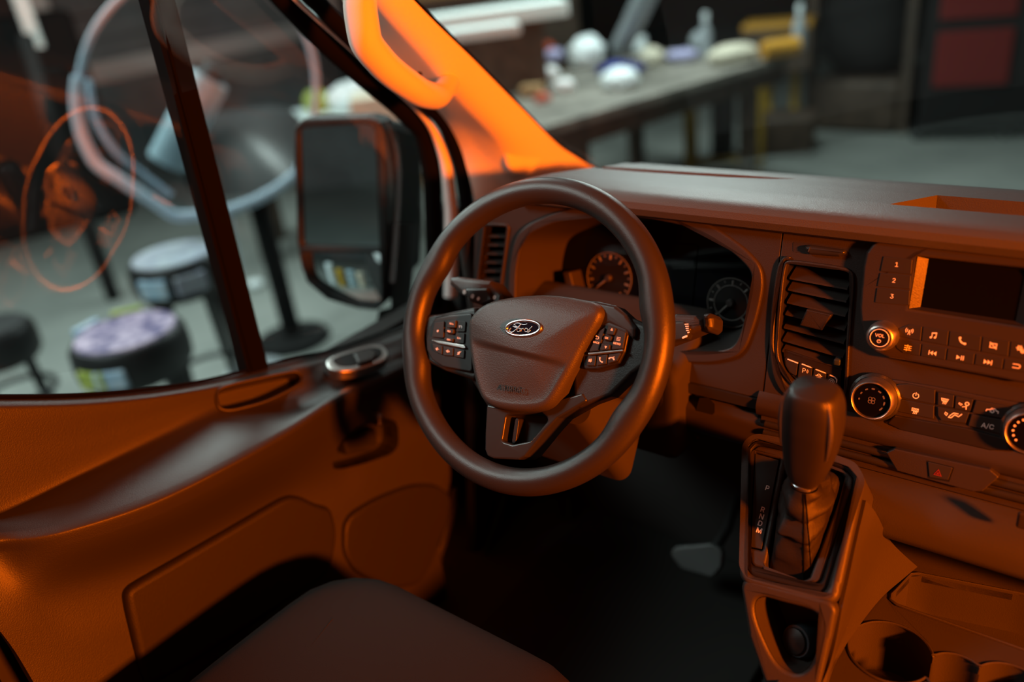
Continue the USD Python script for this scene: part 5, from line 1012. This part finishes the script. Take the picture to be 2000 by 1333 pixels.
# --- seen through the side window
def stool(px, z, r, top, label, lab):
    c = onz(px[0], px[1], z); t = Thing('stool', label, 'stool', np.r_[c[:2], FLOOR], 'sticker-covered stools')
    t.part('seat', turned(np.r_[c[:2], z-.16], [(0, 0), (r*.86, 0), (r*.98, .03), (r, .08), (r*.98, .135), (r*.9, .155), (0, .160)], 40), 'black_vinyl')
    t.part('sticker_top', turned(np.r_[c[:2], z-.004], [(r*.86, 0), (r*.84, .008), (0, .010)], 40), top, lab)
    for k in range(4):
        a = k*math.pi/2+.5; d = np.array([math.cos(a), math.sin(a), 0])
        p = [np.r_[c[:2], z-.13]+d*r*.75, np.r_[c[:2], z-.30]+d*r*.80, np.r_[c[:2], FLOOR+.03]+d*r*1.05, np.r_[c[:2], FLOOR]+d*r*1.08]
        t.part('leg', tube(resample(np.array(p), 14), .022, 10), 'black_vinyl')
    a = np.linspace(0, 2*np.pi, 40, endpoint=False); t.part('foot_ring', tube(np.c_[c[0]+r*.92*np.cos(a), c[1]+r*.92*np.sin(a), np.full(40, FLOOR+.28)], .014, 8, True), 'black_vinyl')
    return t, c
s1, c1_ = stool((245, 648), -1.10, .20, 'sticker_mix', 'nearer round black stool with purple and green stickers on its seat', 'purple stickers')
for k, (a, m_) in enumerate(((2.6, 'sticker_green'), (-.9, 'sticker_blue'), (-1.25, 'sticker_green'), (3.4, 'sticker_blue'))):
    d = np.array([math.cos(a), math.sin(a), 0]); s1.part('sticker', rbox(np.r_[c1_[:2], -1.19+.07*(k in (0, 3))]+d*.19, (.03, .11, .07), .008, rotz(a)), m_)
s2, c2__ = stool((338, 497), -1.02, .19, 'sticker_pale', 'farther round black stool with a pale sticker seat, behind the nearer one', 'pale stickers')
for k, (a, m_) in enumerate(((-1.1, 'sticker_blue'), (-.3, 'sticker_pale'))):
    d = np.array([math.cos(a), math.sin(a), 0]); s2.part('sticker', rbox(np.r_[c2__[:2], -1.10]+d*.18, (.03, .12, .08), .008, rotz(a)), m_)
s3, _c = stool((-22, 640), -1.25, .17, 'black_vinyl', 'black stool at the left edge of the picture', None)
# clear shield on a stand
PV = Pl(at(365, 205, 3.3), (.80, -.60, .05))
vz = Thing('clear_shield', 'large clear rounded shield with a pale tubular rim on a stand outside the side window', 'clear shield', np.r_[PV.p0[:2], FLOOR])
lo = [(155, 150), (160, 255), (185, 312), (240, 352), (300, 392), (352, 421), (420, 416), (480, 398), (540, 368), (575, 340)]
up_ = [(575, 340), (610, 250), (615, 130), (580, 30), (500, -40), (400, -70), (300, -50), (225, 5), (178, 70), (155, 150)]
lp3 = PV.P(resample(PV.uvs(lo), 50), .02); upp = PV.P(resample(PV.uvs(up_), 60), 0)
vz.part('lower_rim', tube(lp3, .024, 14), 'frame_pale', 'pale lower rim tube'); vz.part('upper_rim', tube(upp, .014, 12), 'frame_pale')
vz.part('inner_rim', tube(PV.P(resample(PV.uvs([(165, 160), (175, 230), (215, 300), (275, 350), (330, 392)]), 40), -.10), .013, 10), 'frame_pale')
allp = np.vstack([PV.uvs(lo), PV.uvs(up_)[1:-1]]); e3 = smoothloop(allp, 80); c3 = e3.mean(0)
vz.part('shield', grid(np.array([np.vstack([PV.P(c3+(e3-c3)*s, -.22*(1-s*s)), PV.P(c3+(e3-c3)*s, -.22*(1-s*s))[:1]]) for s in np.linspace(1, .02, 14)])), 'clear_acrylic', 'clear curved plastic', smooth=True)
pb = PV.P(PV.uv(438, 414), 0)[0]; pf = onz(500, 735, FLOOR)
vz.part('stand_pole', tube([pb, pb*.6+pf*.4, pb*.25+pf*.75, pf], .028, 12), 'frame_pale'); vz.part('stand_base', turned(pf, [(0, 0), (.16, 0), (.15, .03), (.03, .05), (0, .05)], 28), 'steel_grey')
cA, cB = PV.P(PV.uv(308, 345), -.34)[0], PV.P(PV.uv(400, 165), -.34)[0]
cn = Thing('pale_blue_canister', 'pale blue canister leaning behind the clear shield', 'canister', np.r_[cA[:2], cA[2]-.08])
cn.part('body', cyl(cA, cB, .085, 28), 'canister_blue'); cn.part('cap', cyl(cB, cB+unit(cB-cA)*.06, .05, 20), 'black_vinyl')
# dark motor block behind the shield carrying it
mb = Thing('dark_machine', 'dark low machine standing behind the clear shield', 'machine', np.r_[PV.P(PV.uv(440, 330), -.55)[0][:2], FLOOR])
mc = PV.P(PV.uv(470, 330), -.62)[0]
mb.part('housing', rbox(np.r_[mc[:2], mc[2]-.02], (.55, .55, .36), .14, rotz(.6)), 'drum_dark', smooth=60); mb.part('stand', cyl(np.r_[mc[:2], FLOOR], np.r_[mc[:2], mc[2]-.1], .05), 'void_black'); mb.part('stand_base', turned(np.r_[mc[:2], FLOOR], [(0, 0), (.2, 0), (.19, .03), (.04, .05), (0, .05)], 28), 'void_black')
ms = onz(40, 418, FLOOR)
solo('dark_cabinet', rbox((-7.75, 2.5, FLOOR+.85), (2.3, .7, 1.7), .06, rotz(1.25)), 'drum_dark', 'low black cabinet at the left behind the wheel reflection', 'cabinet')
# roller door with white frame on the left wall
rw = Thing('roller_door', 'grey roller door with a pale frame on the far left wall', 'roller door', (-8.9, 4.5, FLOOR))
XW = -8.85
tl, tr_ = onx(105, 110, XW), onx(660, 82, XW); zb = (tl[2]+tr_[2])/2
print('roller', tl, tr_)
y0_, y1_ = tl[1], tr_[1]
for k in range(9): rw.part('slat', rbox((XW-.02, (y0_+y1_)/2, zb+.18+k*.24), (.04, y1_-y0_, .225), .012), 'wall_grey')
rw.part('bottom_rail', rbox((XW+.03, (y0_+y1_)/2, zb), (.08, y1_-y0_+.2, .20), .02), 'white_trim'); rw.part('side_post', rbox((XW+.03, y0_, zb+1.0), (.08, .20, 2.2), .02), 'white_trim'); rw.part('side_post', rbox((XW+.03, y1_, zb+1.0), (.08, .16, 2.2), .02), 'white_trim')
rw.part('lower_panel', rbox((XW-.02, (y0_+y1_)/2, (zb-.1+FLOOR)/2), (.05, y1_-y0_, zb-.1-FLOOR), .01), 'wall_grey')
wp = at(47, 20, 5.0)
solo('white_post', tube([wp+[0, 0, -.22], wp+[0, 0, .7]], .045, 14), 'white_trim', 'short pale post at the top left corner', 'post')
gp_ = [at(50, 74, 4.95), at(72, 150, 4.9), at(95, 230, 4.85)]
solo('dark_hose', tube(resample(np.array(gp_+[np.r_[gp_[-1][:2], FLOOR]]), 24), .045, 12), 'drum_dark', 'dark hose hanging below the pale post', 'hose', smooth=True)
# bench seen between mirror and window frame
q0 = onz(700, 215, BZ) + [-.30, -.18, 0]
lb = Thing('side_bench', 'pale side bench partly hidden by the door mirror', 'work bench', np.r_[q0[:2], FLOOR])
lb.part('top', rbox(np.r_[q0[:2], BZ-.03], (1.0, .6, .06), .01, rotz(.75)), 'white_trim')
for a, b in ((-.44, -.24), (.44, -.24), (-.44, .24), (.44, .24)): lb.part('leg', rbox(np.r_[(q0+rotz(.75)@np.array([a, b, 0]))[:2], (BZ-.06+FLOOR)/2], (.08, .08, BZ-.06-FLOOR), .01), 'wood_dark')
bx('cream_carton', 'cream', (750, 232), (.36, .3, .16), 'cream carton on the side bench above the mirror', 'carton', rot=.75)
tcb = onz(782, 352, FLOOR)
solo('tan_carton', rbox(tcb+[0, 0, .36], (.75, .6, .72), .01, rotz(.75)), 'tan_card', 'tan carton below the side bench right of the mirror', 'carton')
onb('white_bag', 'plastic_white', (700, 212), (.20, .16, .10), 21, 'white bag on the side bench directly above the mirror', 'plastic bag')
onb('green_bundle', 'sticker_green', (622, 218), (.09, .08, .08), 22, 'olive bundle left on the side bench', 'bundle')
onb('white_scrap', 'plastic_white', (500, 562), (.05, .05, .03), 23, 'small white scrap on the floor right of the window bar', 'scrap', z=FLOOR)
# out of view behind the van, placed to give the mirror glass bright shapes
for k, (x, y, r, h, m_, l) in enumerate(((-2.45, -2.7, .16, .62, 'plastic_white', 'white'), (-2.05, -2.5, .15, .50, 'yellow_paint', 'yellow'), (-1.68, -2.6, .17, .46, 'canister_blue', 'pale blue'), (-1.35, -2.4, .13, .45, 'cream', 'cream'))):
    t = Thing('bin', f'{l} upright bin out of view behind the van, placed to brighten the small door mirror glass', 'bin', (x, y, FLOOR)); c = np.array([x, y, FLOOR])
    t.part('body', turned(c, [(0, 0), (r*.85, 0), (r, h), (r*.94, h), (r*.8, .02), (0, .02)], 28), m_); t.part('lid', turned(c+[0, 0, h], [(r*1.04, -.02), (r*1.04, .015), (r*.5, .04), (0, .045)], 28), m_)
